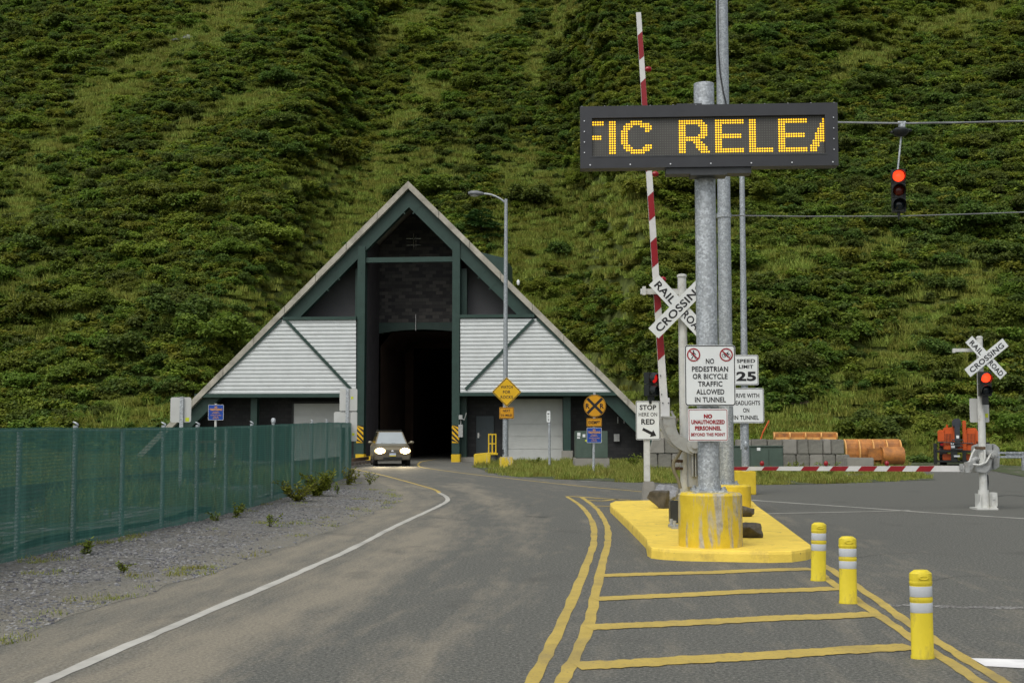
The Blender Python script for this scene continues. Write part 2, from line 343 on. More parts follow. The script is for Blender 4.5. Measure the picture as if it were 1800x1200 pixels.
    def build(s, name, mats, parent=None, smooth=None, bevel=0, origin=None, merge=False):
        mats = mats if isinstance(mats, (list, tuple)) else [mats]
        me = bpy.data.meshes.new(name)
        ob = bpy.data.objects.new(name, me); col.objects.link(ob)
        if parent is not None:
            Mi = W[root_of(parent).name].inverted(); vs = [Mi@v for v in s.v]; ob.parent = parent
        else:
            o = Vector(origin) if origin is not None else Vector((0,0,0)); vs = [v-o for v in s.v]; ob.location = o
            W[ob.name] = Matrix.Translation(o)
        me.from_pydata([tuple(v) for v in vs], [], s.f)
        for m in mats: me.materials.append(m)
        me.polygons.foreach_set('material_index', s.m)
        if bevel or merge:
            bm = bmesh.new(); bm.from_mesh(me); bmesh.ops.remove_doubles(bm, verts=bm.verts, dist=1e-5)
            if bevel:
                ed = [e for e in bm.edges if len(e.link_faces) == 2 and e.calc_face_angle(0) > R(28)]
                bmesh.ops.bevel(bm, geom=ed, offset=bevel, segments=2, affect='EDGES', clamp_overlap=True)
            bm.to_mesh(me); bm.free()
        if smooth is not None:
            me.polygons.foreach_set('use_smooth', [True]*len(me.polygons)); me.set_sharp_from_angle(angle=R(smooth))
        me.update(); return ob
def root_of(o):
    while o.parent is not None: o = o.parent
    return o
def tag(o, label=None, cat=None, group=None, kind=None):
    if label: o['label'] = label
    if cat: o['category'] = cat
    if group: o['group'] = group
    if kind: o['kind'] = kind
    return o
def thing(name, loc, label, cat, group=None, rz=0):
    o = bpy.data.objects.new(name, None); col.objects.link(o); o.location = loc; o.rotation_euler = (0, 0, rz); o.empty_display_size = .2
    W[o.name] = Matrix.Translation(Vector(loc)) @ Matrix.Rotation(rz, 4, 'Z')
    return tag(o, label, cat, group)
def copy_tree(o, parent=None):
    c = o.copy(); col.objects.link(c)
    if parent is not None: c.parent = parent
    for ch in o.children: copy_tree(ch, c)
    return c
UP = Vector((0, 0, 1))
def rrect(w, h, r, n=4):
    pts = []
    for cx, cy, a0 in ((w/2-r, h/2-r, 0), (-w/2+r, h/2-r, 90), (-w/2+r, -h/2+r, 180), (w/2-r, -h/2+r, 270)):
        for k in range(n+1):
            a = R(a0+90*k/n); pts.append((cx+r*math.cos(a), cy+r*math.sin(a)))
    return pts
def sign_panel(parent, C, w, h, yaw=0, face=WHITE, ink=BLACK, lines=(), border=True, name='sign_panel', label=None, diamond=False, bold=.018, margin=.022, extra=None, roll=0, bw=.016):
    """a flat sheet sign: panel (rounded, 6 mm thick) with border and legend as its pieces. lines: (text, y in fractions of h from centre, cap height m, width m, bold)"""
    Rt = Vector((math.cos(yaw), math.sin(yaw), 0)); Nn = Rt.cross(UP)          # towards the viewer
    Rr, Ur = Rt, UP
    ro = R(45) if diamond else roll
    if ro: Rr = Rt*math.cos(ro)+UP*math.sin(ro); Ur = -Rt*math.sin(ro)+UP*math.cos(ro)
    C = Vector(C)
    at = lambda x, y, d: C+Rr*x+Ur*y+Nn*d
    b = MB(); rad = min(w, h)*.06
    b.prism([at(x, y, -.006) for x, y in rrect(w, h, rad)], Nn*.006)
    p = b.build(name, face, parent)
    if label: p['label'] = label
    if border:
        b = MB(); o = rrect(w-2*margin, h-2*margin, rad*.8); i = rrect(w-2*margin-2*bw, h-2*margin-2*bw, rad*.6)
        for k in range(len(o)):
            j = (k+1) % len(o); b.poly([at(*o[k], .003), at(*o[j], .003), at(*i[j], .003), at(*i[k], .003)])
        b.build('border', ink, p)
    for ln in lines:
        t, fy, ch_, wd = ln[:4]; bo = ln[4] if len(ln) > 4 else bold
        b = MB(); b.text(t, C+UP*(fy*h)+Nn*.004, Rt, UP, wd, ch_, bo); b.build('legend', ink, p)
    for nm, fn in (extra or ()):
        b = MB(); fn(b, lambda x, y, d=.004: C+Rt*x+UP*y+Nn*d); b.build(nm, ink, p)
    return p
def bolt(b, c, n, r=.012): b.cyl(Vector(c), Vector(c)+Vector(n)*.012, r, n=8)
# ------------------------------------------------------------------ ground, road, markings
b = MB(); b.grid(lambda u, v: (-300+600*u, -80+380*v, -.10), 6, 6)
tag(b.build('ground', SOIL), kind='structure')

def seg_d(px, py, line):
    best = 1e9
    for (x0, y0), (x1, y1) in zip(line, line[1:]):
        dx, dy = x1-x0, y1-y0; t = max(0, min(1, ((px-x0)*dx+(py-y0)*dy)/(dx*dx+dy*dy+1e-9)))
        best = min(best, math.hypot(px-x0-t*dx, py-y0-t*dy))
    return best
def gl(pts): return [(G(*p).x, G(*p).y) for p in pts]
# wheel tracks and dust bands, measured on the ground
EDGE = gl([(-60,1270), (70,1200), (300,1100), (500,1016), (620,962), (700,921), (770,890), (785,878), (778,868), (765,861), (700,842), (660,832), (620,823)])
DARK_T = [(gl([(420,1270), (560,1170), (780,1050), (865,965), (850,915), (800,875), (750,850)]), .45), (gl([(800,1270), (930,1050), (985,970), (980,900), (930,865), (860,840)]), .55)]
DUST_T = [(gl([(250,1200), (500,1075), (720,965), (800,910), (800,880), (740,850)]), .7, .75), (gl([(620,1260), (800,1120), (900,1000), (915,940), (880,890), (800,850)]), .6, .62),
          (gl([(-40,1215), (200,1105), (480,990), (640,925), (720,885), (700,862), (640,840)]), .95, .62)]
def wear(x, y):
    w = .12
    for ln, r, s in DUST_T: d = seg_d(x, y, ln); w = max(w, s*math.exp(-(d/r)**2))
    for ln, r in DARK_T: d = seg_d(x, y, ln); w *= 1-.75*math.exp(-(d/r)**2)
    return w
me = bpy.data.meshes.new('road'); vs = []; fs = []
NX, NY = 210, 240; X0, X1, Y0_, Y1_ = -26, 60, -6, 125
xs = [X0+(X1-X0)*i/NX for i in range(NX+1)]; ys = [Y0_+(Y1_-Y0_)*(j/NY)**1.6 for j in range(NY+1)]
for y in ys:
    for x in xs: vs.append((x, y, 0))
for j in range(NY):
    for i in range(NX): a = j*(NX+1)+i; fs.append((a, a+1, a+NX+2, a+NX+1))
me.from_pydata(vs, [], fs); me.materials.append(ASPH)
wa = me.attributes.new('wear', 'FLOAT', 'POINT'); wa.data.foreach_set('value', [wear(x, y) if y < 70 and x < 6 else -.5 for x, y, _ in vs])
def lane(x, y):
    best = (1e9, 0, 0); acc = 0
    for (x0, y0), (x1, y1) in zip(EDGE, EDGE[1:]):
        dx, dy = x1-x0, y1-y0; L2 = dx*dx+dy*dy; t = ((x-x0)*dx+(y-y0)*dy)/L2; tc = max(0, min(1, t)); d = math.hypot(x-x0-tc*dx, y-y0-tc*dy)
        if d < best[0]: best = (d, (1 if dx*(y-y0)-dy*(x-x0) > 0 else -1)*d, acc+tc*math.sqrt(L2))
        acc += math.sqrt(L2)
    return best[1]*2.4, best[2]*.26, 0
la = me.attributes.new('lane', 'FLOAT_VECTOR', 'POINT'); la.data.foreach_set('vector', [c for x, y, _ in vs for c in (lane(x, y) if y < 70 and x < 8 else (x*.9, y*.2, 3))])
road = bpy.data.objects.new('road', me); col.objects.link(road); tag(road, kind='structure'); W[road.name] = Matrix()

def resample(pts, step):
    out = [pts[0]]
    for a, c in zip(pts, pts[1:]):
        n = max(1, int((Vector(c)-Vector(a)).length/step))
        for k in range(1, n+1): out.append(tuple(Vector(a).lerp(Vector(c), k/n)))
    return out
def smooth_line(pts, n=8):
    P = [Vector((*p, 0)) for p in pts]; out = []
    for k in range(len(P)-1):
        a, p, q, d = P[max(k-1, 0)], P[k], P[k+1], P[min(k+2, len(P)-1)]
        for i in range(n):
            t = i/n; out.append(.5*((2*p)+(q-a)*t+(2*a-5*p+4*q-d)*t*t+(3*p-a-3*q+d)*t**3))
    return out+[P[-1]]
rj = random.Random(3)
def stripe(name, pix, w, mat, z=.004, jag=.011, n=10):
    L_ = smooth_line(gl(pix), n); b = MB(); prev = None
    for k, p in enumerate(L_):
        d = (L_[min(k+1, len(L_)-1)]-L_[max(k-1, 0)]).normalized(); s = Vector((d.y, -d.x, 0))
        l, r = p+s*(w/2+rj.uniform(-jag, jag)), p-s*(w/2+rj.uniform(-jag, jag)); l.z = r.z = z
        if prev: b.poly([prev[0], l, r, prev[1]])
        prev = (l, r)
    return b.build(name, mat, road)
def flat(name, pix, mat, z, parent=None):
    b = MB(); b.poly([(*p, z) for p in gl(pix)]); return b.build(name, mat, parent)
stripe('white_line', [(-60,1258), (70,1201), (300,1102), (500,1017), (620,963), (700,922), (765,892), (786,880), (783,872), (772,866)], .115, M_WLINE)
stripe('yellow_line', [(772,866), (760,859), (700,842), (660,832), (610,822), (560,814)], .10, M_YLINE)
stripe('yellow_line', [(735,815), (738,820), (760,824), (820,832), (900,841), (1000,852), (1130,864), (1170,867)], .10, M_YLINE)
stripe('yellow_line', [(735,815), (742,811), (765,807)], .10, M_YLINE, .007)
stripe('yellow_line', [(890,1275), (935,1200), (985,1100), (1028,1000), (1044,950), (1040,915), (1022,890), (996,872)], .105, M_YLINE)
stripe('yellow_line', [(938,1275), (986,1200), (1033,1100), (1056,1000), (1069,945), (1063,915), (1045,890), (1021,873)], .105, M_YLINE)
stripe('yellow_line', [(1445,992), (1463,1002), (1540,1053), (1599,1096), (1690,1153), (1775,1206), (1860,1262)], .105, M_YLINE)
stripe('yellow_line', [(1432,1000), (1452,1016), (1540,1078), (1620,1132), (1727,1202), (1810,1262)], .105, M_YLINE)
for a, c in (((1012,1171), (1604,1137)), ((1030,1103), (1538,1079)), ((1044,1052), (1470,1034)), ((1056,1012), (1428,1000))):
    q = [(a[0]+(c[0]-a[0])*k/6, a[1]+(c[1]-a[1])*k/6+rj.uniform(-.8, .8)) for k in range(7)]
    stripe('yellow_hatching', q, .30, M_YLINE, .0065, .022)
for q in ([(1000,872), (1060,876), (1110,879)], [(1034,879), (1060,880), (1085,877)], [(1046,889), (1075,890)]):
    stripe('yellow_hatching', q, .15, M_YLINE, .0065)
stripe('white_line', [(1300,876), (1340,880), (1500,891), (1640,901), (1720,906), (1860,915)], .12, M_WLINE)
stripe('white_line', [(1335,903), (1420,901), (1520,899), (1600,897)], .10, M_WLINE, .0065)
b = MB(); b.poly([(*p, .0055) for p in gl([(1707,1157), (1860,1161), (1860,1178), (1732,1171)])]); b.build('stop_line', M_WBAR, road)
stripe('cracked_patch', [(1556,1063), (1640,1065), (1720,1067), (1900,1070)], .13, M_CRACK, .003, .05)
stripe('white_line', [(1020,845), (1050,846)], .10, M_WLINE)
M_SEAL = M('crack_sealer', (.028,.027,.025), .2, 9, .7)
for q, w in (([(925,907), (945,908), (962,909)], .09), ([(1480,985), (1540,975), (1620,972), (1700,978)], .012), ([(1640,1020), (1700,1012), (1790,1016)], .012), ([(1745,873), (1775,870), (1800,872)], .10)):
    stripe('crack', q, w, M_SEAL, .0025, w*.45, 14)

# gravel shoulder between the road and the fence
SH = [(-330,1230), (-120,1165), (0,1128), (120,1088), (220,1052), (344,1016), (400,996), (520,956), (620,916), (690,888), (712,876), (688,860), (656,841), (618,829)]
FEN = [(-6.75,9), (-6.6,12.5), (-6.55,15.9), (-6.5,18.6), (-6.25,19.8), (-6.1,21.5), (-5.9,23.3), (-5.8,27), (-5.78,32.6), (-5.85,38), (-5.93,44.9)]
edge = [Vector((*p, 0)) for p in gl(SH)]
def sst_(t): t = min(1, t*1.6); return t*t*(3-2*t)
def shoulder(u, v):
    k = u*(len(edge)-1); i = min(int(k), len(edge)-2); e = edge[i].lerp(edge[i+1], k-i)
    k = u*(len(FEN)-1); i = min(int(k), len(FEN)-2); f = Vector((*FEN[i], 0)).lerp(Vector((*FEN[i+1], 0)), k-i)
    p = e.lerp(f+Vector((-.5, 0, 0)), v)
    p += Vector((mn.noise(p*1.3)*.22, mn.noise(p*1.3+Vector((9,0,0)))*.12, 0))*(1 if v < .1 else .4)
    p.z = .003+.05*sst_(v)+.04*max(0, mn.noise(p*1.6))*min(1, v*3)
    return p
b = MB(); b.grid(shoulder, 120, 14)
gs = tag(b.build('gravel_shoulder', GRAVEL, smooth=60), kind='structure')
ga = gs.data.attributes.new('edge_dust', 'FLOAT', 'POINT'); ga.data.foreach_set('value', [max(.002, 1-2.6*(k//121)/14) for k in range(len(gs.data.vertices))])
# stony railway ground behind the fence
b = MB()
def bed(u, v):
    k = u*(len(FEN)-1); i = min(int(k), len(FEN)-2); f = Vector((*FEN[i], 0)).lerp(Vector((*FEN[i+1], 0)), k-i)
    p = (f+Vector((-.45, 0, 0))).lerp(Vector((-60, 6+70*u, 0)), v); p.z = .075+.25*max(0, mn.noise(p*.25)); return p
b.grid(bed, 40, 40); tag(b.build('railway_ground', BALLAST, smooth=60), kind='structure')
b = MB(); b.poly([(-5.9,44.9,.012), (-5.9,47,.012), (-9.5,62,.012), (-14,66.5,.012), (-60,76,.012), (-60,44.9,.012)]); tag(b.build('gravel_ground', BALLAST), kind='structure')
# grass verge in front of the portal and along to the block wall, and the rough ground at the foot of the slope
VERGE = [(838,822), (870,833), (930,839), (1000,843), (1130,848), (1300,852), (1420,851), (1540,847), (1646,843), (1600,833), (1560,825), (1500,819), (1300,815), (1150,813), (1010,812), (900,812), (850,813)]
tag(flat('grass_verge', VERGE, SOIL, .010), kind='structure')
FAR = [(1500,818), (1560,818), (1640,819), (1720,823), (1800,838), (1900,850), (2300,880), (2500,812), (1500,799)]
tag(flat('rough_ground', FAR, SOIL, .014), kind='structure')

# ------------------------------------------------------------------ the hillside
PX0 = PY(719, 755, 68)
def sst(a, c, x):
    t = max(0, min(1, (x-a)/(c-a))); return t*t*(3-2*t)
def foot(x):
    left = 73+.15*abs(min(0, x+20)); right = 66+.06*max(0, x-15)
    f = left+(right-left)*sst(4, 11, x)
    near = 1-sst(11, 16, abs(x-PX0.x))
    return f+(83-f)*near
def hill(x, y):
    t = y-foot(x)
    if t <= 0: return -.12
    h = .80*(math.sqrt(t*t+36)-6)
    amp = min(1, t/14)
    p = Vector((x*.03, y*.03, 3)); h += amp*2.6*mn.noise(p)
    d = Vector(((x-.85*y)*.07, (y+.5*x)*.02, 7)); h += amp*2.2*mn.noise(d)
    h += min(1, t/5)*.5*mn.noise(Vector((x*.25, y*.25, 1)))
    return h-.12
def hill_hit(px, py):
    d = ray(px, py); Y = 60
    while Y < 230:
        p = EYE+d*(Y/d.y)
        if p.z <= hill(p.x, p.y): return p
        Y += .4
    return None
b = MB(); NXh, NYh = 190, 130
hx = [-110+230*i/NXh for i in range(NXh+1)]; hy = [60+160*j/NYh for j in range(NYh+1)]
b.v = [Vector((x, y, hill(x, y))) for y in hy for x in hx]
for j in range(NYh):
    for i in range(NXh):
        xm, ym = hx[i]+.6, hy[j]+.6
        if abs(xm-PX0.x-.07*(ym-68)) < 4.6 and ym < 118 and hill(xm, ym) < 7.2: continue      # the tunnel bore
        a = j*(NXh+1)+i; b.f.append((a, a+1, a+NXh+2, a+NXh+1)); b.m.append(0)
tag(b.build('hillside', HILLSOIL, smooth=60), kind='structure')

GRASSY = [([(20,360), (90,285), (200,160), (280,110), (400,30), (440,0)], 34), ([(480,330), (560,300), (640,300)], 18), ([(620,120), (690,60), (760,20)], 18), ([(1330,480), (1450,440), (1560,430)], 22), ([(1480,120), (1600,60), (1750,30)], 22), ([(60,600), (180,540), (260,500)], 18), ([(300,250), (380,200), (470,170)], 16), ([(940,130), (980,60), (1010,0)], 22), ([(1560,620), (1680,640), (1790,560)], 26), ([(690,250), (740,170), (800,150)], 24), ([(830,60), (900,20)], 30),
          ([(470,560), (560,470), (640,385), (710,310)], 46), ([(540,410), (640,335), (720,285), (800,270)], 30), ([(930,540), (890,430), (960,400), (1070,470)], 55),
          ([(900,310), (1000,345), (1110,350), (1130,420)], 48), ([(1400,765), (1500,705), (1600,570), (1720,500)], 50), ([(1440,765), (1650,765)], 36),
          ([(180,740), (310,720)], 28), ([(1040,650), (1110,720)], 34), ([(1280,745), (1420,760)], 40), ([(1740,760), (1850,790)], 30), ([(1230,400), (1330,420)], 26), ([(300,560), (420,530)], 20), ([(0,520), (120,470)], 22)]
def grassy(px, py):
    k = 1+1.5*mn.noise(Vector((px/38, py/30, 4)))+.6*mn.noise(Vector((px/12, py/10, 9)))
    return any(seg_d(px, py, ln) < r*k for ln, r in GRASSY)
# ------------------------------------------------------------------ the tunnel portal (its own slightly turned frame)
ALPHA = R(5)
PU = Vector((math.cos(ALPHA), -math.sin(ALPHA), 0)); PN = Vector((math.sin(ALPHA), math.cos(ALPHA), 0)); PO = Vector((PX0.x, PX0.y, 0))
def fp(px, py, off=0):                          # photo pixel -> point on the front plane (or OFF metres behind it)
    d = ray(px, py); t = ((PO+PN*off)-EYE).dot(PN)/d.dot(PN); return EYE+d*t
def fuv(px, py, off=0): p = fp(px, py, off)-PO; return p.dot(PU), p.z
def F(u, z, off=0): return PO+PU*u+PN*off+UP*z
def slab_prism(b, uz, o0, o1): b.prism([F(u, z, o0) for u, z in uz], PN*(o1-o0))
def pbox(b, u0, u1, z0, z1, o0, o1): slab_prism(b, [(u0, z0), (u1, z0), (u1, z1), (u0, z1)], o0, o1)
portal = thing('tunnel_portal', PO, 'concrete-edged A-frame tunnel portal with green steel frame and white corrugated siding', 'tunnel entrance')
UA, ZA = fuv(719, 320); SL = 1.0
zs = fuv(719, 333)[1]; zr = fuv(719, 364)[1]    # underside of slab, underside of rafter at the ridge
def roofline(z_at_ridge, s, z): return UA+s*(z_at_ridge-z)/SL
for s in (-1, 1):
    b = MB(); n = 9                             # slab cast in sections with open joints
    for k in range(n):
        za, zb = ZA*(1-k/n)-(.012 if k else 0), ZA*(1-(k+1)/n)+.012
        d = ZA-zs; j = rnd.uniform(-.02, .03)
        pa, pb = (roofline(ZA+j, s, za+j), za+j), (roofline(ZA+j, s, zb+j), zb+j)
        if k == 0: q = [(UA, ZA), pb, (pb[0], pb[1]-d), (UA, ZA-d)]
        else: q = [pa, pb, (pb[0], pb[1]-d), (pa[0], pa[1]-d)]
        if s > 0: q = q[::-1]
        slab_prism(b, q, -.30-rnd.uniform(0, .04), 40)
    b.build('roof_slab', SLAB, portal)
    b = MB(); q = [(UA, zs-.01), (roofline(zs-.01, s, .02), .02), (roofline(zr, s, .02), .02), (UA, zr)]
    if s > 0: q = q[::-1]
    slab_prism(b, q, 0, .45)
    # splice plates across the rafter
    for zz in (ZA-1.0, ZA*.70, ZA*.66):
        uu = roofline(ZA, s, zz); e = Vector((s*.5, .5)); nrm = Vector((-s*.7071, -.7071)); dd = Vector((s*.7071, -.7071))
        p0 = Vector((uu, zz))+nrm*(.40); w_ = (zs-zr)*.72
        q2 = [p0-dd*.03, p0+dd*.03, p0+dd*.03+nrm*w_, p0-dd*.03+nrm*w_]
        slab_prism(b, [tuple(v) for v in (q2 if s < 0 else q2[::-1])], -.012, .0)
    b.build('rafter', GRNSTEEL, portal)
cols = {}
for x0, x1, yt in ((628, 641.5, 433), (795, 808.5, 425)):
    u0, u1, zt = fuv(x0, 600)[0], fuv(x1, 600)[0], fuv(x0, yt)[1]
    b = MB(); pbox(b, u0, u1, .42, zt, -.10, .48)
    for zz in (2.6, 5.2, 7.8, 10.4): 
        b.cyl(F((u0+u1)/2, zz, -.10), F((u0+u1)/2, zz, -.125), .035, n=8)
    b.build('column', GRNSTEEL, portal, bevel=.012)
    b = MB(); pbox(b, u0-.02, u1+.02, -.02, .42, -.13, .52); b.build('column_base', YSTEEL, portal, bevel=.01)
    # slanted black bars on a yellow plate
    zt, zb = fuv(634, 747)[1], fuv(634, 778)[1]; b = MB(); pbox(b, u0+.02, u1-.02, zb, zt, -.125, -.102); hz = b.build('hazard_marker', SYEL, portal)
    b = MB(); h = u1-u0-.04; st = .21
    for k in range(-2, 7):
        a = zb+k*st*1.35
        pts = [(u0+.02, a+h), (u0+.02, a+h+st*.62), (u1-.02, a+st*.62), (u1-.02, a)]
        pts = [(u, max(zb, min(zt, z))) for u, z in pts]
        if max(p[1] for p in pts)-min(p[1] for p in pts) > .05: b.poly([F(u, z, -.128) for u, z in pts[::-1]])
    b.build('black_stripes', BLACK, hz)
    cols[x0] = (u0, u1)
uL0, uL1 = cols[628]; uR0, uR1 = cols[795]
b = MB(); pbox(b, uR1, uR1+.30, 0, fuv(812, 470)[1], .55, .95); b.build('inner_post', GRNSTEEL, portal)
b = MB(); pbox(b, uL0-.26, uL0, 0, fuv(620, 470)[1], .55, .95); b.build('inner_post', GRNSTEEL, portal)
b = MB(); pbox(b, uL1, uR0, fuv(720, 460.5)[1], fuv(720, 451.5)[1], .05, .35); pbox(b, uL1, uR0, fuv(720, 460.5)[1], fuv(720, 460)[1]+.03, .0, .05); b.build('tie_beam', GRNSTEEL, portal)
# upper brick wall over the bore, with its lintel and side walls
OB = 4.0
zl0, zl1 = fuv(725, 579, OB)[1], fuv(725, 567, OB)[1]; uW0 = uL1; uW1 = uR0+.15
b = MB()
ztop = lambda u: zs-abs(u-UA)/SL-.1
slab_prism(b, [(uW0-.1, zl1), (uW1+.1, zl1), (uW1+.1, ztop(uW1+.1)), (UA, ztop(UA)), (uW0-.1, ztop(uW0-.1))], OB, OB+.4); b.build('brick_wall', BRICK, portal)
b = MB(); n = 12
for k in range(n):
    ua, ub = uW0+(uW1-uW0)*k/n, uW0+(uW1-uW0)*(k+1)/n; um = (uW0+uW1)/2; hw = (uW1-uW0)/2
    za, zb = zl0-.22*((ua-um)/hw)**2, zl0-.22*((ub-um)/hw)**2
    b.hexa([F(ua, za, OB-.06), F(ub, zb, OB-.06), F(ub, zb, OB+.5), F(ua, za, OB+.5), F(ua, zl1, OB-.06), F(ub, zl1, OB-.06), F(ub, zl1, OB+.5), F(ua, zl1, OB+.5)])
b.build('lintel', GRNSTEEL, portal)
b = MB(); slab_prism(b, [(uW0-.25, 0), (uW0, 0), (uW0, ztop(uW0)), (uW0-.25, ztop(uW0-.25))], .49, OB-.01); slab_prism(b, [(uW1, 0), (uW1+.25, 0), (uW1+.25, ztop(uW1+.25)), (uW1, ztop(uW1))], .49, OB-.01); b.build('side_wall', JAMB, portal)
b = MB(); pbox(b, uL1+.03, uL1+.55, 0, .30, -.1, .4); b.build('yellow_kerb', YSTEEL, portal)
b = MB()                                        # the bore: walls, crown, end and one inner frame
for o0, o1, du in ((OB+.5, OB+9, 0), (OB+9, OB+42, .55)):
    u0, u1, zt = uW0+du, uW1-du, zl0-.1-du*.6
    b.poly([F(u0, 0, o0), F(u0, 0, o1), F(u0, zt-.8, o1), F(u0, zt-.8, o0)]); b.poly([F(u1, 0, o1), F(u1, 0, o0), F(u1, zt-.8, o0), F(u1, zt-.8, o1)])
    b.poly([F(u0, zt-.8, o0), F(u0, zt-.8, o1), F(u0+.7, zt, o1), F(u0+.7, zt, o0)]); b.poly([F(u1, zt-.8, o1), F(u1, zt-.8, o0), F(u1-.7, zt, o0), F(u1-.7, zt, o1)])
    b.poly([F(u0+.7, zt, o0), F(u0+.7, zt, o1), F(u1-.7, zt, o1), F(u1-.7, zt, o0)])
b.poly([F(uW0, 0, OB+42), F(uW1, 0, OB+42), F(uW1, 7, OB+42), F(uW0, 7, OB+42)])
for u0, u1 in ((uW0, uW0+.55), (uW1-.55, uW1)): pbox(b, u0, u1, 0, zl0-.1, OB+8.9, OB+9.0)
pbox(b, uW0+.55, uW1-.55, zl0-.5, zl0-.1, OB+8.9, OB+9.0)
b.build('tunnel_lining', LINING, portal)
# antenna and lamp on the brick wall
b = MB(); c = fp(727, 425, OB-.2)
b.cyl(c+UP*-.45, c+UP*.48, .045, n=8); b.cyl(c+PU*.14+UP*-.42, c+PU*.14+UP*.36, .03, n=8)
for dz in (.19, -.20): b.cyl(c-PU*.42+UP*dz, c+PU*.44+UP*dz, .022, n=6)
b.cyl(c, c+PN*.22, .03, n=6); b.build('antenna', CHROME, portal)
b = MB(); c = fp(731, 575, OB-.12); b.cyl(c-UP*.2, c+UP*.75, .03, n=6); b.cyl(c+UP*.35, c+UP*.35+PN*.1, .03, n=6); b.build('conduit', CHROME, portal)
# white corrugated siding, trims and braces
def siding(polypx, o=-.16):
    uz = [fuv(x, y) for x, y in polypx]; z0, z1 = min(p[1] for p in uz), max(p[1] for p in uz)
    def span(z):
        us = []
        for k in range(len(uz)):
            (ua, za), (ub, zb) = uz[k], uz[(k+1) % len(uz)]
            if abs(za-zb) > 1e-6 and min(za, zb)-1e-6 <= z <= max(za, zb)+1e-6: us.append(ua+(ub-ua)*(z-za)/(zb-za))
        return min(us), max(us)
    b = MB(); pitch = (z1-z0)/19; n = 19*8; prof = lambda t: (.012, .030, .034, .036, .036, .034, .028, -.006)[t % 8]
    pts = []
    for k in range(n+1):
        z = z0+(z1-z0)*k/n; a, c = span(min(max(z, z0+1e-4), z1-1e-4)); pts.append((F(a, z, o-prof(k)), F(c, z, o-prof(k))))
    for (a, c), (d, e) in zip(pts, pts[1:]): b.poly([a, c, e, d])
    return b.build('siding', SIDING, portal, smooth=None)
SIDL = [(362,692), (627,692), (627,562), (497,562)]; SIDR = [(810,690), (1077,690), (942,560), (810,560)]
siding(SIDL); siding(SIDR)
for x0, x1, yt, yb in ((345, 627.5, 691.5, 698), (809, 1092, 690, 696)):
    u0, u1 = fuv(x0, 694)[0], fuv(x1, 694)[0]; zt, zb = fuv(x0 if x0 > 600 else x1, yt)[1], fuv(x0 if x0 > 600 else x1, yb)[1]
    b = MB(); pbox(b, u0, u1, zb, zt, -.30, .30); b.build('bottom_beam', GRNSTEEL, portal)
for x0, x1, yt, yb in ((499, 627.5, 556, 561.5), (809, 940, 554.5, 560)):
    u0, u1 = fuv(x0, 558)[0], fuv(x1, 558)[0]; zt, zb = fuv(720, yt)[1], fuv(720, yb)[1]
    b = MB(); pbox(b, u0, u1, zb, zt, -.28, 1.4); b.build('top_beam', GRNSTEEL, portal)
for (xa, ya), (xb, yb) in (((503,563), (617,684)), ((938,561), (818,684)), ((494,562), (360,692)), ((944,560), (1079,690))):
    a, c = fp(xa, ya, -.27), fp(xb, yb, -.27); d = (c-a).normalized(); nn = d.cross(PN).normalized()*(.075 if xa in (503, 938) else .06)
    b = MB(); b.prism([a-nn, c-nn, c+nn, a+nn], PN*.06); b.build('brace', GRNSTEEL, portal)
# gable infill, ceiling of the recess and dark brick at the back
zt0 = fuv(720, 556)[1]; zc = fuv(720, 694)[1]
for s, ui in ((-1, uL0), (1, uR1)):
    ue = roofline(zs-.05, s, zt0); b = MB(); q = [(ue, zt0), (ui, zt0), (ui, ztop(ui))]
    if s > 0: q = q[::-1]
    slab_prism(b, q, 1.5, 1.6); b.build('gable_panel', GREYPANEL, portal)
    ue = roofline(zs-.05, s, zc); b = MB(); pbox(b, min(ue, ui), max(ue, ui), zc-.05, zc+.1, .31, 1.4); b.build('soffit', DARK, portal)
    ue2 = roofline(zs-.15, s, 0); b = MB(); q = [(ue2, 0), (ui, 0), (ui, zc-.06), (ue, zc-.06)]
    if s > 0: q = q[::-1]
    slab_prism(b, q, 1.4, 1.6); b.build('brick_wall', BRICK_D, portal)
RB = 1.3
def shutter(x0, x1, yt):
    u0, u1, zt = fuv(x0, 760, 1.3)[0], fuv(x1, 760, 1.3)[0], fuv(x0, yt, 1.3)[1]; n = 5
    b = MB()
    for k in range(n): pbox(b, u0, u1, zt*k/n+.012, zt*(k+1)/n-.012, 1.30, 1.36)
    pbox(b, u0, u1, 0, zt, 1.33, 1.39); b.build('garage_door', DOORG, portal)
    b = MB(); pbox(b, u0-.12, u0, 0, zt+.12, 1.25, 1.4); pbox(b, u1, u1+.12, 0, zt+.12, 1.25, 1.4); pbox(b, u0, u1, zt, zt+.12, 1.25, 1.4); b.build('door_frame', DARK, portal)
shutter(893, 989, 701); shutter(516, 600, 709)
u0, u1, zt = fuv(837, 770, 1.3)[0], fuv(868, 770, 1.3)[0], fuv(850, 731, 1.3)[1]
b = MB(); pbox(b, u0, u1, .25, zt, 1.32, 1.4); dr = b.build('door', DOORDK, portal)
b = MB(); c = fp(841, 765, 1.28); b.box(c, (.10, .05, .28), -ALPHA); b.cyl(c, c+PU*.16, .025, n=6); b.build('handle', CHROME, dr)
b = MB(); pbox(b, uR1+.02, u0+.2, 0, .25, .5, 1.4); b.build('kerb', CONC_L, portal)
for x0, x1, yt in ((440, 451, 697), (990, 1003, 695)):
    u0, u1 = fuv(x0, 750, .3)[0], fuv(x1, 750, .3)[0]; b = MB(); pbox(b, u0, u1, 0, zc-.06, .32, .75); b.build('column', GRNSTEEL, portal)
u0, u1 = fuv(987, 800, .2)[0], fuv(1007, 800, .2)[0]; b = MB(); pbox(b, u0, u1, 0, .62, .1, 1.0); b.build('column_base', CONC_L, portal, bevel=.02)
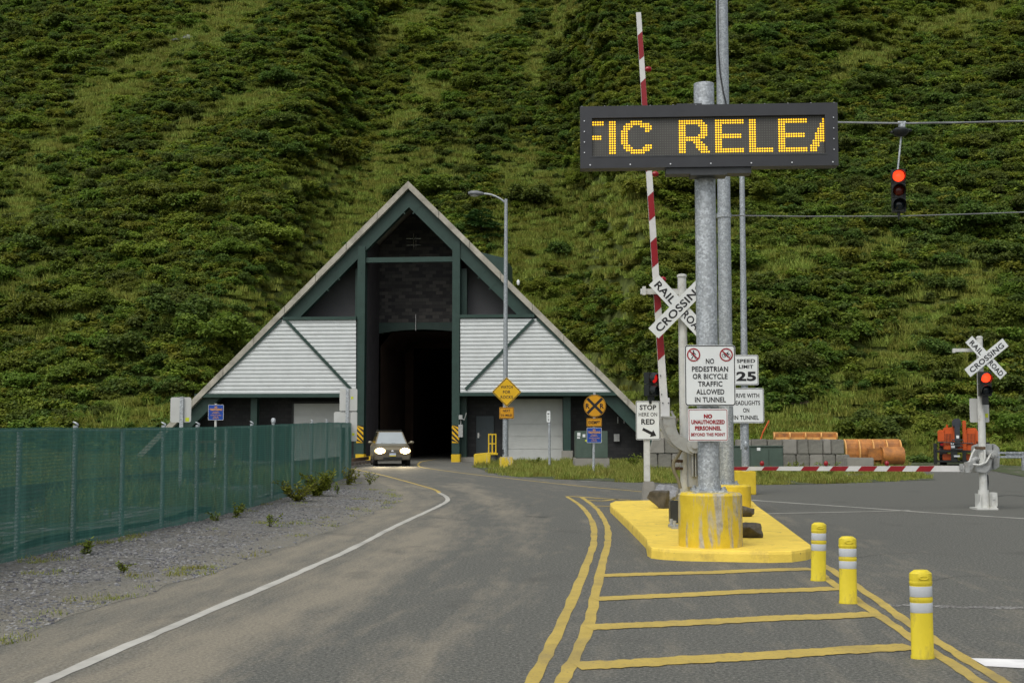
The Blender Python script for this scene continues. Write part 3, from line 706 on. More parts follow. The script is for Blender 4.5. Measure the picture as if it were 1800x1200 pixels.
b = MB(); c = fp(810, 757, -.15); b.box(c, (.24, .2, .68), -ALPHA); c2 = fp(810, 733, -.15); b.box(c2, (.20, .22, .24), -ALPHA); b.tube([c2, fp(816, 738, -.3), fp(820, 725, -.35)], .03, 6); b.tube([c+UP*.3, c2], .025, 6); b.build('junction_box', GATEG, portal, bevel=.02)
b = MB(); u0, z0 = fuv(840, 505, 6); u1, z1 = fuv(897, 466, 6); zt = fuv(850, 452, 6)[1]
slab_prism(b, [(u0, z0), (u1, z0-1.2), (u1, z1), (u0, zt)], 3.0, 7.5); b.build('roof_dormer', GRNSTEEL, portal)
b = MB(); c = fp(911, 497, 1); b.ball(c+UP*.02, (.09, .09, .16), 6); b.build('roof_beacon', WHITE, portal)
for q, sz in ((fp(1086, 738, 1.25), (.05, .04, .35)), (fp(1097, 739, 1.25), (.05, .04, .3)), (fp(1084, 769, 1.25), (.3, .2, .4))): b = MB(); b.box(q, sz, -ALPHA); b.build('junction_box', GATEG, portal)

# ------------------------------------------------------------------ traffic island with its concrete bases
IZ = .15
top = [(1074,888), (1073,884), (1082,880), (1130,879), (1200,878), (1300,878), (1322,880), (1331,889), (1375,921), (1424,957), (1424,961), (1414,964), (1390,967), (1350,968), (1300,967), (1250,966), (1200,965), (1165,963), (1146,961), (1139,957), (1137,945), (1110,917)]
tp = [G(x, y, IZ) for x, y in top]; cx = sum((p for p in tp), Vector())/len(tp)
b = MB(); lo = [Vector((p.x, p.y, -.01))+(p-cx).normalized()*.045 for p in tp]; n = len(tp)
rim0 = [p-UP*.012+(p-cx).normalized()*.022 for p in tp]; rim = [p-UP*.045+(p-cx).normalized()*.034 for p in tp]
b.poly(tp[::-1])
for A_, B_ in ((tp, rim0), (rim0, rim), (rim, lo)):
    for k in range(n): j = (k+1) % n; b.poly([B_[k], B_[j], A_[j], A_[k]][::-1])
isl = b.build('traffic_island', ISL, origin=(cx.x, cx.y, 0), smooth=50)
tag(isl, 'raised yellow painted kerb island between the lanes, carrying poles and gate', 'traffic island')
def round_base(parent, c, r, z0, z1, mat, name='concrete_base'):
    b = MB(); prof = [(r, 0), (r, z1-z0-.03), (r-.03, z1-z0), (r-.1, z1-z0+.004)]
    b.lathe((c[0], c[1], z0), prof, 40); return b.build(name, mat, parent, smooth=40)
def base_plate(b, c, r, z):
    b.box((c[0], c[1], z+.015), (r*3.0, r*3.0, .03))
    for sx in (-1, 1):
        for sy in (-1, 1): b.cyl((c[0]+sx*r*1.2, c[1]+sy*r*1.2, z), (c[0]+sx*r*1.2, c[1]+sy*r*1.2, z+.09), .022, n=8); b.cyl((c[0]+sx*r*1.2, c[1]+sy*r*1.2, z+.03), (c[0]+sx*r*1.2, c[1]+sy*r*1.2, z+.06), .038, n=6)

# ------------------------------------------------------------------ the lit message sign on its post
Yp = 17.35
pc = PY(1244.5, 700, Yp); pc.z = 0
ms = thing('message_sign', (pc.x, pc.y, IZ), 'wide black electronic sign spelling amber letters on a thick galvanised post', 'electronic sign')
zb = PY(1248, 868, 16.9).z
round_base(ms, (PY(1248, 868, Yp).x, Yp), .44, IZ, zb, YEL_W)
b = MB(); zt = PY(1243, 148, Yp).z; b.cyl((pc.x, pc.y, zb+.03), (pc.x-.01, pc.y, zt), .153, .143, 32); base_plate(b, pc, .15, zb); b.build('post', GALV, ms, smooth=40)
YAW = R(3.4); SR = Vector((math.cos(YAW), -math.sin(YAW), 0)); SN = SR.cross(UP)          # right edge nearer
Ys = 17.02
c0 = PY(1245, 238.5, Ys)
w_, h_ = (PY(1470, 238, Ys)-PY(1020, 240, Ys)).length, (PY(1245, 184, Ys)-PY(1245, 293.5, Ys)).length
S = lambda x, y, d=0: c0+SR*x+UP*y+SN*d
Mrot = Matrix((SR, -SN, UP)).transposed()
b = MB(); hw, hh = w_/2, h_/2
ix0, ix1, iy0, iy1 = -hw+w_*(146-70)/1622, hw-w_*(1692-1612)/1622, -hh+h_*.195, hh-h_*.19
for q in ([(-hw,-hh), (hw,-hh), (hw,iy0), (-hw,iy0)], [(-hw,iy1), (hw,iy1), (hw,hh), (-hw,hh)], [(-hw,iy0), (ix0,iy0), (ix0,iy1), (-hw,iy1)], [(ix1,iy0), (hw,iy0), (hw,iy1), (ix1,iy1)]):
    b.prism([S(x, y, 0) for x, y in q], -SN*.06)
b.prism([S(x, y, -.06) for x, y in ((-hw,-hh), (hw,-hh), (hw,hh), (-hw,hh))], -SN*.16)
cab = b.build('cabinet', CABIN, ms)
b = MB(); b.box(S(0, -hh-.045, -.14), (1.18, .22, .085), rot=Mrot); b.box(S(0, -hh-.10, -.14), (.5, .30, .03), rot=Mrot)
b.build('bracket', DKGREY, ms); b = MB(); b.box(S(-.25, hh+.02, -.17), (.35, .14, .05), rot=Mrot); b.build('bracket', DKGREY, ms)
for k in range(12): b = MB(); b.ball(S(-hw+.03+(w_-.06)*k/11, hh+.012, -.08), .014, 5); b.build('bolt', CHROME, cab)
for k in range(7): b = MB(); bolt(b, S(-hw+.14+(w_-.22)*k/6, -hh+.045, 0), SN, .011); b.build('bolt', CHROME, cab)
for s in (-1, 1):
    for k in range(4): b = MB(); bolt(b, S(s*(hw-.06), -hh+h_*(.25+.17*k), 0), SN, .009); b.build('bolt', CHROME, cab)
b = MB(); b.poly([S(ix0, iy0, -.055), S(ix1, iy0, -.055), S(ix1, iy1, -.055), S(ix0, iy1, -.055)]); scr = b.build('screen', SCREEN, ms)
GL = {  # 14 rows of dots, drawn by hand from the photo
 'F': ["#####", "#####", ".....", ".....", ".....", ".....", "####.", "####.", ".....", ".....", ".....", ".....", ".....", "....."],
 'I': ["###"]*14,
 'C': ["....#####....", "..##########.", ".####...#####", ".###......###", "###.......##.", "###..........", "###..........", "###..........", "###..........", "###..........", ".###......###", ".####....####", "..##########.", "....######..."],
 'R': ["##########...", "###########..", "###.....####.", "###......###.", "###......###.", "###......###.", "###.....####.", "###########..", "#########....", "###...####...", "###....####..", "###....#####.", "###.....####.", "###......####"],
 'E': ["############"]*2+["###........."]*4+["###########."]*2+["###........."]*4+["############"]*2,
 'L': ["###......."]*12+["##########"]*2,
 'A': [".....#", ".....#", "....##", "....##", "...###", "...###", "..####", "..####", "..####", ".#####", ".###..", "####..", "###...", "###..."]}
NC, NR = 96, 16
px_, py_ = (ix1-ix0)/NC, (iy1-iy0)/NR
def dot(bb, k, r_, rr, n, lift):
    x, y = ix0+(k+.5)*px_, iy1-(r_+.5)*py_
    bb.poly([S(x+px_*rr*math.cos(2*math.pi*q/n), y+py_*rr*math.sin(2*math.pi*q/n), lift) for q in range(n)])
on = set()
for g, c in (('F', 0), ('I', 7), ('C', 12), ('R', 36), ('E', 51), ('L', 65), ('E', 77), ('A', 90)):
    bo = MB()
    for r_, line in enumerate(GL[g]):
        for k, ch in enumerate(line):
            if ch == '#' and c+k < NC: on.add((c+k, r_+1)); dot(bo, c+k, r_+1, .37, 8, -.050)
    bo.build('lit_letter', LED_ON, scr)
bf = MB()
for r_ in range(NR):
    for k in range(NC):
        if (k, r_) not in on: dot(bf, k, r_, .24, 6, -.052)
bf.build('unlit_dots', LED_OFF, scr)
b = MB(); d = .028
for q in ([(ix0-.02,iy0-.02), (ix1+.02,iy0-.02), (ix1+.02,iy0), (ix0-.02,iy0)],): b.prism([S(x, y, .004) for x, y in q], -SN*.004)
b.build('screen_bezel', DKGREY, cab)
# signs bolted to that post
def prohib(kind):
    def draw(b, at):
        if 1:
            def limb(p, r): 
                for a, c in zip(p, p[1:]):
                    v = Vector((c[0]-a[0], c[1]-a[1])).normalized(); nx, ny = -v.y*r, v.x*r
                    b.poly([at(a[0]+nx, a[1]+ny), at(a[0]-nx, a[1]-ny), at(c[0]-nx, c[1]-ny), at(c[0]+nx, c[1]+ny)])
        if kind == 'walker':
            X = -.225; Y = .285
            b.poly([at(X+.012*math.cos(k), Y+.048+.012*math.sin(k)) for k in [i*math.pi/4 for i in range(8)]])
            limb([(X, Y+.034), (X-.002, Y-.006)], .011); limb([(X, Y-.004), (X+.018, Y-.03), (X+.022, Y-.058)], .006); limb([(X-.004, Y-.004), (X-.012, Y-.03), (X-.03, Y-.055)], .006)
            limb([(X+.002, Y+.03), (X+.022, Y+.012), (X+.032, Y-.002)], .005); limb([(X-.002, Y+.03), (X-.022, Y+.014), (X-.028, Y-.006)], .005)
        if kind == 'bicycle':
            X = .225; Y = .285
            for cx_ in (X-.032, X+.032):
                for k in range(16):
                    a0, a1 = k*math.pi/8, (k+1)*math.pi/8
                    b.poly([at(cx_+r*math.cos(a), Y-.012+r*math.sin(a)) for r, a in ((.028, a0), (.028, a1), (.022, a1), (.022, a0))])
            limb([(X-.032, Y-.012), (X-.012, Y+.022), (X+.022, Y+.022), (X+.032, Y-.012)], .004); limb([(X-.012, Y+.022), (X+.002, Y-.012), (X+.022, Y+.022)], .004); limb([(X-.032, Y-.012), (X+.002, Y-.012)], .004); limb([(X+.022, Y+.022), (X+.02, Y+.038), (X+.034, Y+.038)], .004)
    return draw
def prohib_ring(parent, C, Rt, Nn):
    for X in (-.225, .225):
        b = MB(); Y = .285; at = lambda x, y: Vector(C)+Rt*(X+x)+UP*(Y+y)+Nn*.0055
        for k in range(32):
            a0, a1 = k*math.pi/16, (k+1)*math.pi/16
            b.poly([at(r*math.cos(a), r*math.sin(a)) for r, a in ((.092, a0), (.092, a1), (.075, a1), (.075, a0))])
        q = .056; b.poly([at(-q-.006, q-.006), at(-q+.006, q+.006), at(q+.006, -q+.006), at(q-.006, -q-.006)])
        b.build('prohibition_ring', RED, parent)
C = PY(1248.2, 659.5, 17.13); w = 89*17.13/FPX; h = 107*17.13/FPX
hl = .043
p = sign_panel(ms, C, w, h, R(-1), lines=[("NO", .235, .076, .115), ("PEDESTRIAN", .107, .076, .50), ("OR BICYCLE", -.014, .076, .48), ("TRAFFIC", -.137, .076, .335), ("ALLOWED", -.266, .076, .385), ("IN TUNNEL", -.395, .076, .425)], extra=(('pedestrian_symbol', prohib('walker')), ('bicycle_symbol', prohib('bicycle'))), label='white sign forbidding pedestrians and bicycles', bold=.022, margin=.006, bw=.012)
prohib_ring(p, C, Vector((math.cos(R(-1)), math.sin(R(-1)), 0)), Vector((math.cos(R(-1)), math.sin(R(-1)), 0)).cross(UP))
C = PY(1244.6, 746.5, 17.14); w = 70*17.14/FPX; h = 57*17.14/FPX
sign_panel(ms, C, w, h, R(-1), ink=RED, lines=[("NO", .27, .062, .115, .06), ("UNAUTHORIZED", .095, .062, .46, .045), ("PERSONNEL", -.095, .062, .36, .045), ("BEYOND THIS POINT", -.29, .046, .47, .035)], label='small white sign with red lettering', margin=.010, bw=.008)
for z in (PY(1248, 640, 17.2).z, PY(1248, 690, 17.2).z, PY(1248, 745, 17.2).z): b = MB(); b.lathe((pc.x, pc.y, z-.012), [(.160, 0), (.160, .024)], 24); b.build('mounting_band', CHROME, ms, smooth=40)

# ------------------------------------------------------------------ tall span-wire pole
Yt = 26.0
tc_ = PY(1276, 700, Yt)
tp_ = thing('utility_pole', (tc_.x, Yt, IZ), 'tall galvanised pole rising out of the picture right behind the electronic sign', 'pole')
z1 = PY(1281, 853, Yt-.4).z
round_base(tp_, (PY(1284, 853, Yt).x, Yt), .42, IZ, z1, YEL)
b = MB(); b.cyl((tc_.x, Yt, z1+.02), (tc_.x+.02, Yt, 13.5), .150, .120, 28); base_plate(b, tc_, .14, z1)
for zz in (PY(1276, 379, Yt).z, PY(1276, 214, Yt).z): b.lathe((tc_.x+.005, Yt, zz-.05), [(.155, 0), (.155, .1)], 20)
b.build('pole', GALV_D, tp_, smooth=40)
b = MB(); b.tube([PY(x, y, Yt-.2) for x, y in ((1262,-60), (1262,30), (1263,90), (1266,130), (1271,160), (1277,186), (1281,215))], .018, 8); b.build('hanging_cable', CABLE, tp_, smooth=60)
# far pole outside the frame that carries the other end of the wires
fpole = thing('utility_pole', (PY(2050, 700, 31).x, 31, 0), 'tall galvanised pole at the far end of the signal wires', 'pole')
b = MB(); b.cyl((PY(2050, 700, 31).x, 31, 0), (PY(2050, 700, 31).x, 31, 12), .15, .12, 20); b.build('pole', GALV_D, fpole, smooth=40)
def span(name, pts, r, label):
    P = [PY(x, y, Y) for x, y, Y in pts]; b = MB(); q = []
    for k in range(len(P)-1):
        for i in range(8): q.append(P[k].lerp(P[k+1], i/8))
    q.append(P[-1]); b.tube(q, r, 6)
    return tag(b.build(name, WIRE, origin=q[0], smooth=60), label, 'cable')
span('span_wire', [(1276,212,26), (1420,214.5,27.2), (1585,217,28.5), (1700,215.5,29.3), (1800,213,30), (2050,207,31)], .022, 'upper span wire carrying the hanging traffic light')
span('tether_wire', [(1276,379,26), (1420,380.5,27.2), (1580,380,28.5), (1700,376.5,29.3), (1800,373,30), (2050,364,31)], .013, 'thin lower tether wire under the hanging traffic light')

# ------------------------------------------------------------------ traffic light hung from the wire
def lens_unit(b_h, parent, c, r, lens, nrm, visor=True, name='lens'):
    nrm = Vector(nrm).normalized(); b = MB(); c = Vector(c)
    b.lathe(c, [(r, 0), (r*.98, .012), (r*.8, .035), (r*.45, .05), (.001, .056)], 24, nrm)
    o = b.build(name, lens, parent, smooth=60)
    if visor:
        sd = nrm.cross(UP).normalized(); L_ = r*1.5; pa = []; n = 18
        for k in range(n+1):
            a = R(-50+280*k/n); v = sd*math.cos(a)+UP*math.sin(a); pa.append((c+v*r*1.10, c+v*r*1.13+nrm*L_*(1 if -.1 < math.sin(a) else .55)-UP*.03))
        for (a, d), (e, f) in zip(pa, pa[1:]): b_h.poly([a, d, f, e]); b_h.poly([a*1-(a-c)*.03, e*1-(e-c)*.03, f*1-(f-c)*.03, d*1-(d-c)*.03])
    return o
Yh = 28.5
hc = PY(1579, 336, Yh)
tl = thing('traffic_light', hc, 'black three-lens traffic light showing red, hanging by a rod from the wire', 'traffic light')
ph = 25.5*Yh/FPX; wd = 23.5*Yh/FPX; nr = Vector((-.42, -1, 0)).normalized(); nr = Vector((-.2, -1, 0)).normalized(); sd = nr.cross(UP)
b = MB(); rot = Matrix((sd, -nr, UP)).transposed()
for k in (1, 0, -1): b.box(hc+UP*(k*ph), (wd, .2, ph*.97), rot=rot)
b.cyl(hc-UP*(1.5*ph), hc-UP*(1.5*ph+.10), .04, n=8); b.cyl(hc-UP*(1.5*ph+.06), hc-UP*(1.5*ph+.16), .02, n=8)
for k, ln in ((1, RED_LIT), (0, ALENS), (-1, DLENS)): lens_unit(b, tl, hc+UP*(k*ph)+nr*.105, wd*.43, ln, nr, name=('red_lens', 'amber_lens', 'green_lens')[1-k])
b.build('housing', DARK, tl, bevel=0)
zt = PY(1585, 217, Yh).z; hz = hc.z+1.5*ph
b = MB(); hx_ = PY(1585, 217, Yh).x; b.tube([(hc.x, Yh, hz), (hx_, Yh, zt-.15)], .022, 8); b.build('hanger_rod', GALV, tl, smooth=60)
b = MB(); jc = PY(1583, 233, Yh); b.lathe(jc-UP*.10, [(.06, 0), (.13, .03), (.19, .10), (.19, .15), (.12, .20), (.04, .22)], 16); b.ball(jc+Vector((.2, 0, .05)), (.07, .05, .04), 6); b.ball(jc+Vector((-.2, 0, .0)), (.04, .04, .04), 6)
b.build('disconnect_hanger', DARK, tl, smooth=50)
b = MB(); b.box((hx_, Yh, zt-.03), (.14, .07, .12)); b.cyl((hx_-.09, Yh, zt+.015), (hx_+.09, Yh, zt+.015), .035, n=8); b.build('wire_clamp', GALV, tl)

# ------------------------------------------------------------------ light pole with speed limit sign (yellow block foot)
Yq = 34.0
qc = PY(1310, 780, Yq)
lp = thing('sign_pole', (qc.x, Yq, 0), 'slim galvanised pole in a yellow block, with speed limit and headlight signs', 'pole')
z2 = PY(1314, 828, Yq-.35).z
b = MB(); a, c = PY(1300, 830, Yq-.32).x-.12, PY(1329, 830, Yq-.32).x; b.box(((a+c)/2, Yq, z2/2), (c-a, .64, z2)); b.build('concrete_base', YEL, lp, bevel=.02)
b = MB(); b.cyl((qc.x, Yq, z2), (PY(1303.5, 250, Yq).x, Yq, PY(1304, 250, Yq).z), .105, .065, 20); b.ball(PY(1311, 782, Yq-.1), (.06, .05, .12), 6); b.build('pole', GALV_D, lp, smooth=40)
C = PY(1311.5, 650, Yq-.14); sign_panel(lp, C, 43*Yq/FPX, 53*Yq/FPX, R(-2), lines=[("SPEED", .30, .105, .50), ("LIMIT", .11, .105, .39), ("25", -.20, .27, .54, .04)], bold=.03, label='white speed limit 25 sign', margin=.012, bw=.014)
C = PY(1311.5, 712.5, Yq-.15); sign_panel(lp, C, 62*Yq/FPX, 61*Yq/FPX, R(-2), lines=[("DRIVE WITH", .29, .125, .72), ("HEADLIGHTS", .08, .125, .76), ("ON", -.13, .125, .17), ("IN TUNNEL", -.34, .125, .68)], bold=.022, label='white sign asking for headlights in the tunnel', margin=.012, bw=.014)
b = MB(); b.box(PY(1303, 765, Yq), (.05, .05, .75)); b.build('strut', GALV, lp)

# ------------------------------------------------------------------ crossing gates
def blade(parent, C, ang, L_, w, halves, yaw, lift, name='crossbuck_blade'):
    Rt = Vector((math.cos(yaw), math.sin(yaw), 0)); Nn = Rt.cross(UP); d = Rt*math.cos(ang)+UP*math.sin(ang); n = -Rt*math.sin(ang)+UP*math.cos(ang)
    C = Vector(C)+Nn*lift; b = MB()
    b.prism([C-d*L_/2-n*w/2, C+d*L_/2-n*w/2, C+d*L_/2+n*w/2, C-d*L_/2+n*w/2], -Nn*.005); p = b.build(name, WHITE, parent)
    b = MB()
    for t, off, wd in halves: b = MB(); b.text(t, C+d*off, d, n, wd, w*.58, .02, .003); b.build('legend', BLACK, p)
    return p
def stripes_arm(parent, A_, B_, wA, wB, t0s, name, back, thick=.03, slant=.5, wdir=None):
    """arm from A to B with red slanted bars; t0s = [(t_start, t_end)] along it"""
    A_, B_ = Vector(A_), Vector(B_); d = B_-A_; L_ = d.length; d = d/L_; n = d.cross(Vector(back)).normalized() if wdir is None else Vector(wdir); bk = Vector(back).normalized()
    wa = lambda t: (wA+(wB-wA)*t)/2
    b = MB(); b.hexa([A_-n*wA/2, A_-n*wA/2+bk*thick, A_+n*wA/2+bk*thick, A_+n*wA/2, B_-n*wB/2, B_-n*wB/2+bk*thick, B_+n*wB/2+bk*thick, B_+n*wB/2])
    arm = b.build(name, ARMW, parent)
    for t0, t1 in t0s:
        b = MB(); sl = slant*wa((t0+t1)/2)*2/L_/2
        pt = lambda t, s: A_+d*(L_*min(1, max(0, t+s*sl)))+n*(s*wa(t)*.97)
        for o in (-.003, thick+.003): b.poly([pt(t0, -1)+bk*o, pt(t1, -1)+bk*o, pt(t1, 1)+bk*o, pt(t0, 1)+bk*o])
        b.build('red_stripe', ARMR, arm)
    return arm, d, n
BKV = Vector((0, 1, 0))
# --- left gate, arm raised
Yg = 20.5
gc = PY(1200, 700, Yg)
lg = thing('crossing_gate', (gc.x, Yg, IZ), 'railroad crossing gate on the island with its striped arm raised upright', 'crossing gate')
b = MB(); zt = PY(1198, 485, Yg).z; b.cyl((gc.x+.03, Yg, IZ), (PY(1198.5, 485, Yg).x, Yg, zt), .078, .070, 20); b.lathe((PY(1198.5, 485, Yg).x, Yg, zt-.02), [(.082, 0), (.082, .035), (.05, .05)], 16)
b.build('mast', POSTW, lg, smooth=40)
b = MB(); b.box((gc.x+.02, Yg, IZ+.02), (.5, .5, .04)); b.cyl((gc.x+.02, Yg, IZ), (gc.x+.02, Yg, IZ+.35), .12, .095, 16)
for sx in (-1, 1):
    for sy in (-1, 1): b.cyl((gc.x+.02+sx*.2, Yg+sy*.2, IZ), (gc.x+.02+sx*.2, Yg+sy*.2, IZ+.13), .03, n=8)
b.build('foot', GATEG, lg, smooth=40)
C = PY(1194, 540, Yg-.14)
blade(lg, C, R(-47.5), 1.22, .235, [("RAIL", -.335, .42), ("ROAD", .345, .46)], 0, 0)
blade(lg, C, R(45), 1.22, .235, [("CROSSING", 0, 1.06)], 0, .02)
b = MB(); a, c = PY(1126, 515, Yg), PY(1212, 510, Yg); b.box((a+c)/2, ((c-a).length, .06, .09)); b.box(PY(1132, 511, Yg-.05), (.05, .1, .14)); b.build('cross_bar', POSTW, lg)
Ya = Yg+.02
A_, B_ = PY(1168, 714, Ya), PY(1122.5, 22, Ya); LL = 714-22
reds = [(590,630), (508,548), (425,470), (345,388), (262,302), (144,200), (60,104)]
arm, d, n = stripes_arm(lg, A_, B_, .125, .082, [((714-y1)/LL, (714-y0)/LL) for y0, y1 in reds], 'gate_arm', BKV, .03, slant=-.8)
for x, y in ((1140.5,122), (1153,306), (1166,491)):
    b = MB(); q = PY(x, y, Ya+.02); b.lathe(q+Vector((-.035, 0, 0)), [(.03, -.03), (.045, 0), (.05, .03), (.035, .07), (.01, .085)], 14, (1, 0, 0)); b.build('arm_light', RLENS, lg, smooth=60)
b = MB()
b.box(PY(1169, 717, Ya+.02), (.15, .06, .34)); b.build('arm_socket', ARMW, lg, bevel=.006)
for x, y in ((1161,660), (1172,660), (1163,693), (1174,693), (1165,708), (1175,708)): b = MB(); bolt(b, PY(x, y, Ya-.012), (0,-1,0), .011); b.build('bolt', DKGREY, lg)
# the curved arm support (a broad cast bracket) and the mechanism
def ribbon(b, pix, ws, Y, th):
    P = smooth_line([(PY(x, y, Y).x, PY(x, y, Y).z) for x, y in pix], 6); m_ = len(P)-1; L1, R1 = [], []
    for k, p in enumerate(P):
        dd = (P[min(k+1, m_)]-P[max(k-1, 0)]).normalized(); s = Vector((dd.y, -dd.x, 0)); f = k/m_*(len(ws)-1); i = min(int(f), len(ws)-2); w = (ws[i]+(ws[i+1]-ws[i])*(f-i))/2
        L1.append((p.x+s.x*w, p.y+s.y*w)); R1.append((p.x-s.x*w, p.y-s.y*w))
    for k in range(m_):
        q = [L1[k], L1[k+1], R1[k+1], R1[k]]
        b.prism([(x, Y, z) for x, z in q], (0, th, 0))
for dy, mm, off in ((-.42, GATEG, 0), (-.20, GATEG, -7)):
    b = MB(); ribbon(b, [(1176+off,733), (1178+off,750), (1186+off,768), (1201+off,780), (1222,788)], [.19, .19, .17, .20, .22], Yg+dy, .025); b.build('arm_bracket', mm, lg)
b = MB(); b.box(PY(1174, 733, Yg-.18), (.20, .5, .03)); b.build('bracket_plate', GATEG, lg); b = MB(); b.cyl(PY(1222, 782, Yg-.46), PY(1222, 782, Yg+.1), .13, n=20); b.cyl(PY(1222, 782, Yg-.50), PY(1222, 782, Yg-.46), .06, n=12)
b.build('pivot', GATEG, lg, smooth=40); b = MB(); b.box(PY(1222, 822, Yg-.1), (.26, .30, .62))
for k in (-1, 0, 1): b.box(PY(1222+k*5, 815, Yg-.32), (.022, .12, .42))
b.box(PY(1221, 848, Yg-.1), (.16, .2, .16)); b.build('gate_mechanism', GATEG, lg, bevel=.008)
b = MB(); b.tube([(p.x, Yg-.22, p.y) for p in smooth_line([(PY(x, y, Yg-.22).x, PY(x, y, Yg-.22).z) for x, y in ((1200,785), (1192,800), (1184,812), (1185,828), (1192,843), (1196,858))], 5)], .028, 8)
b.tube([PY(x, y, Yg-.2) for x, y in ((1192,735), (1188,742), (1187,752))], .018, 8); b.build('conduit', M('conduit_tan', (.20,.18,.12), .1, 5), lg, smooth=60)
b = MB()
for y in (810, 823): b = MB(); b.box(PY(1200, y, Yg-.05), (.36, .03, .045)); b.cyl(PY(1193, y, Yg-.16), PY(1193, y, Yg-.05), .03, n=8); b.build('clamp', RUST, lg)
b = MB(); a = PY(1180, 722, Yg-.25); b.tube([a, PY(1186, 735, Yg-.25), PY(1186, 745, Yg-.25)], .02, 6); b.build('strut', GATEG, lg)

# --- right gate, arm lowered across the lane
Yr = 27.6
rc = PY(1726, 760, Yr)
rg = thing('crossing_gate', (rc.x, Yr, 0), 'railroad crossing gate with its striped arm lowered across the right lane', 'crossing gate')
b = MB(); zt = PY(1721.5, 593, Yr).z; b.cyl((PY(1729, 880, Yr).x, Yr, 0), (PY(1721.5, 593, Yr).x, Yr, zt), .090, .068, 20); b.lathe((PY(1721.5, 593, Yr).x, Yr, zt-.02), [(.075, 0), (.075, .03), (.04, .05)], 16); b.build('mast', POSTW, rg, smooth=40)
b = MB(); fx = PY(1729, 880, Yr).x; b.box((fx, Yr, .02), (.46, .46, .04)); b.box((fx-.12, Yr, .18), (.03, .3, .32)); b.box((fx+.12, Yr, .18), (.03, .3, .32)); b.cyl((fx, Yr, 0), (fx, Yr, .42), .125, .11, 16)
for sx in (-1, 1): b.poly([(fx+sx*.12, Yr-.16, .04), (fx+sx*.24, Yr-.16, .04), (fx+sx*.12, Yr-.16, .22)])
b.box((fx+.18, Yr-.05, .22), (.14, .2, .30)); b.box((fx+.17, Yr-.16, .26), (.05, .03, .07)); b.build('foot', POSTW, rg, smooth=35)
b = MB(); b.tube([PY(x, y, Yr+.08) for x, y in ((1735,834), (1736,848), (1734,862), (1732,868))], .03, 8); b.build('conduit', DKGREY, rg, smooth=60)
C = PY(1733.5, 628.5, Yr-.12)
blade(rg, C, R(-47), 1.12, .215, [("RAIL", -.31, .36), ("ROAD", .32, .40)], R(3), 0)
blade(rg, C, R(38), 1.12, .215, [("CROSSING", 0, .96)], R(3), .02)
b = MB(); a, c = PY(1675, 616, Yr), PY(1722, 614.5, Yr); b.box((a+c)/2, ((c-a).length, .05, .075)); b.box(PY(1676.5, 617, Yr), (.05, .07, .07)); b.build('cross_bar', POSTW, rg)
def small_signal(parent, c, k1, k2, lenses, wpx, Y, nrm):
    wd = wpx*Y/FPX; b = MB(); s = Vector(nrm).normalized(); sd = s.cross(UP); rot = Matrix((sd, -s, UP)).transposed()
    for k, (ln, nm) in enumerate(lenses):
        q = Vector(c)+UP*(.5-k)*k1
        b.box(q, (wd, .18, k1*.97), rot=rot); lens_unit(b, parent, q+s*.095, wd*.42, ln, s, name=nm)
    b.box(Vector(c)-UP*(k1+.09), (wd*.5, .1, .2), rot=rot)
    return b.build('signal_housing', DARK, parent)
small_signal(rg, PY(1731, 674.5, Yr-.20), 21.5*Yr/FPX, 0, [(RED_LIT, 'red_lens'), (DLENS, 'dark_lens')], 20, Yr, (-.15, -1, 0))
b = MB(); c = PY(1721.5, 721, Yr+.11); b.prism([c+Vector((x, 0, z)) for x, z in rrect(34*Yr/FPX, 42*Yr/FPX, .03)], (0, .005, 0)); sb = b.build('sign_back', BACK, rg)
b = MB(); c = PY(1734, 730, Yr+.10); b.box(c, (.075, .004, .09)); b.build('sticker', STICK, sb)
A_, B_ = PY(1697, 823.5, Yr-.05), PY(1262, 823, Yr-.05)
redx = [(1613,1639), (1562,1589), (1511,1539), (1461,1489), (1410,1438), (1341,1367), (1288,1314)]
arm, d, n = stripes_arm(rg, A_, B_, .135, .075, [((1697-x1)/435, (1697-x0)/435) for x0, x1 in redx], 'gate_arm', BKV, .03, slant=-.8, wdir=(0, 0, 1))
for x in (1339.5, 1452, 1559):
    b = MB(); q = PY(x, 819, Yr-.03); b.lathe(q, [(.02, 0), (.045, .025), (.052, .06), (.04, .10), (.012, .118)], 14); b.build('arm_light', RLENS, rg, smooth=60)
b = MB(); b.box(PY(1700, 823.5, Yr-.04), (.12, .09, .18)); b.box(PY(1690, 820, Yr-.09), (.08, .03, .13)); b.tube([PY(1700, 816, Yr), PY(1715, 806, Yr), PY(1738, 806, Yr+.05)], .055, 8)
b.prism([PY(x, y, Yr-.06) for x, y in ((1694,827), (1702,829), (1710,824), (1716,813), (1714,809), (1696,812))], (0, .06, 0)); b.build('arm_socket', GATEG, rg, bevel=.006)
b = MB(); out = [(1716,783), (1728,780), (1749,780.5), (1756,785), (1758,795), (1757,818), (1753,824), (1744,826), (1737,832), (1716,830), (1716,816), (1730,813)]
out = [(1717,784), (1727,780), (1749,780), (1757,787), (1758,798), (1757,820), (1751,824), (1742,826), (1734,832), (1716,830), (1715,818)]
b.prism([PY(x, y, Yr+.12) for x, y in out[::-1]], (0, .34, 0)); b.box(PY(1745.5, 803, Yr+.115), (.03, .02, .55)); b.build('gate_mechanism', GATEG, rg, bevel=.03)
b = MB(); b.prism([PY(x, y, Yr-.15) for x, y in ((1716,818), (1731,815), (1740,802), (1746,792), (1751,797), (1744,812), (1741,825), (1733,832), (1716,830))][::-1], (0, .24, 0)); b.build('mechanism_cover', GATEG, rg, bevel=.02)
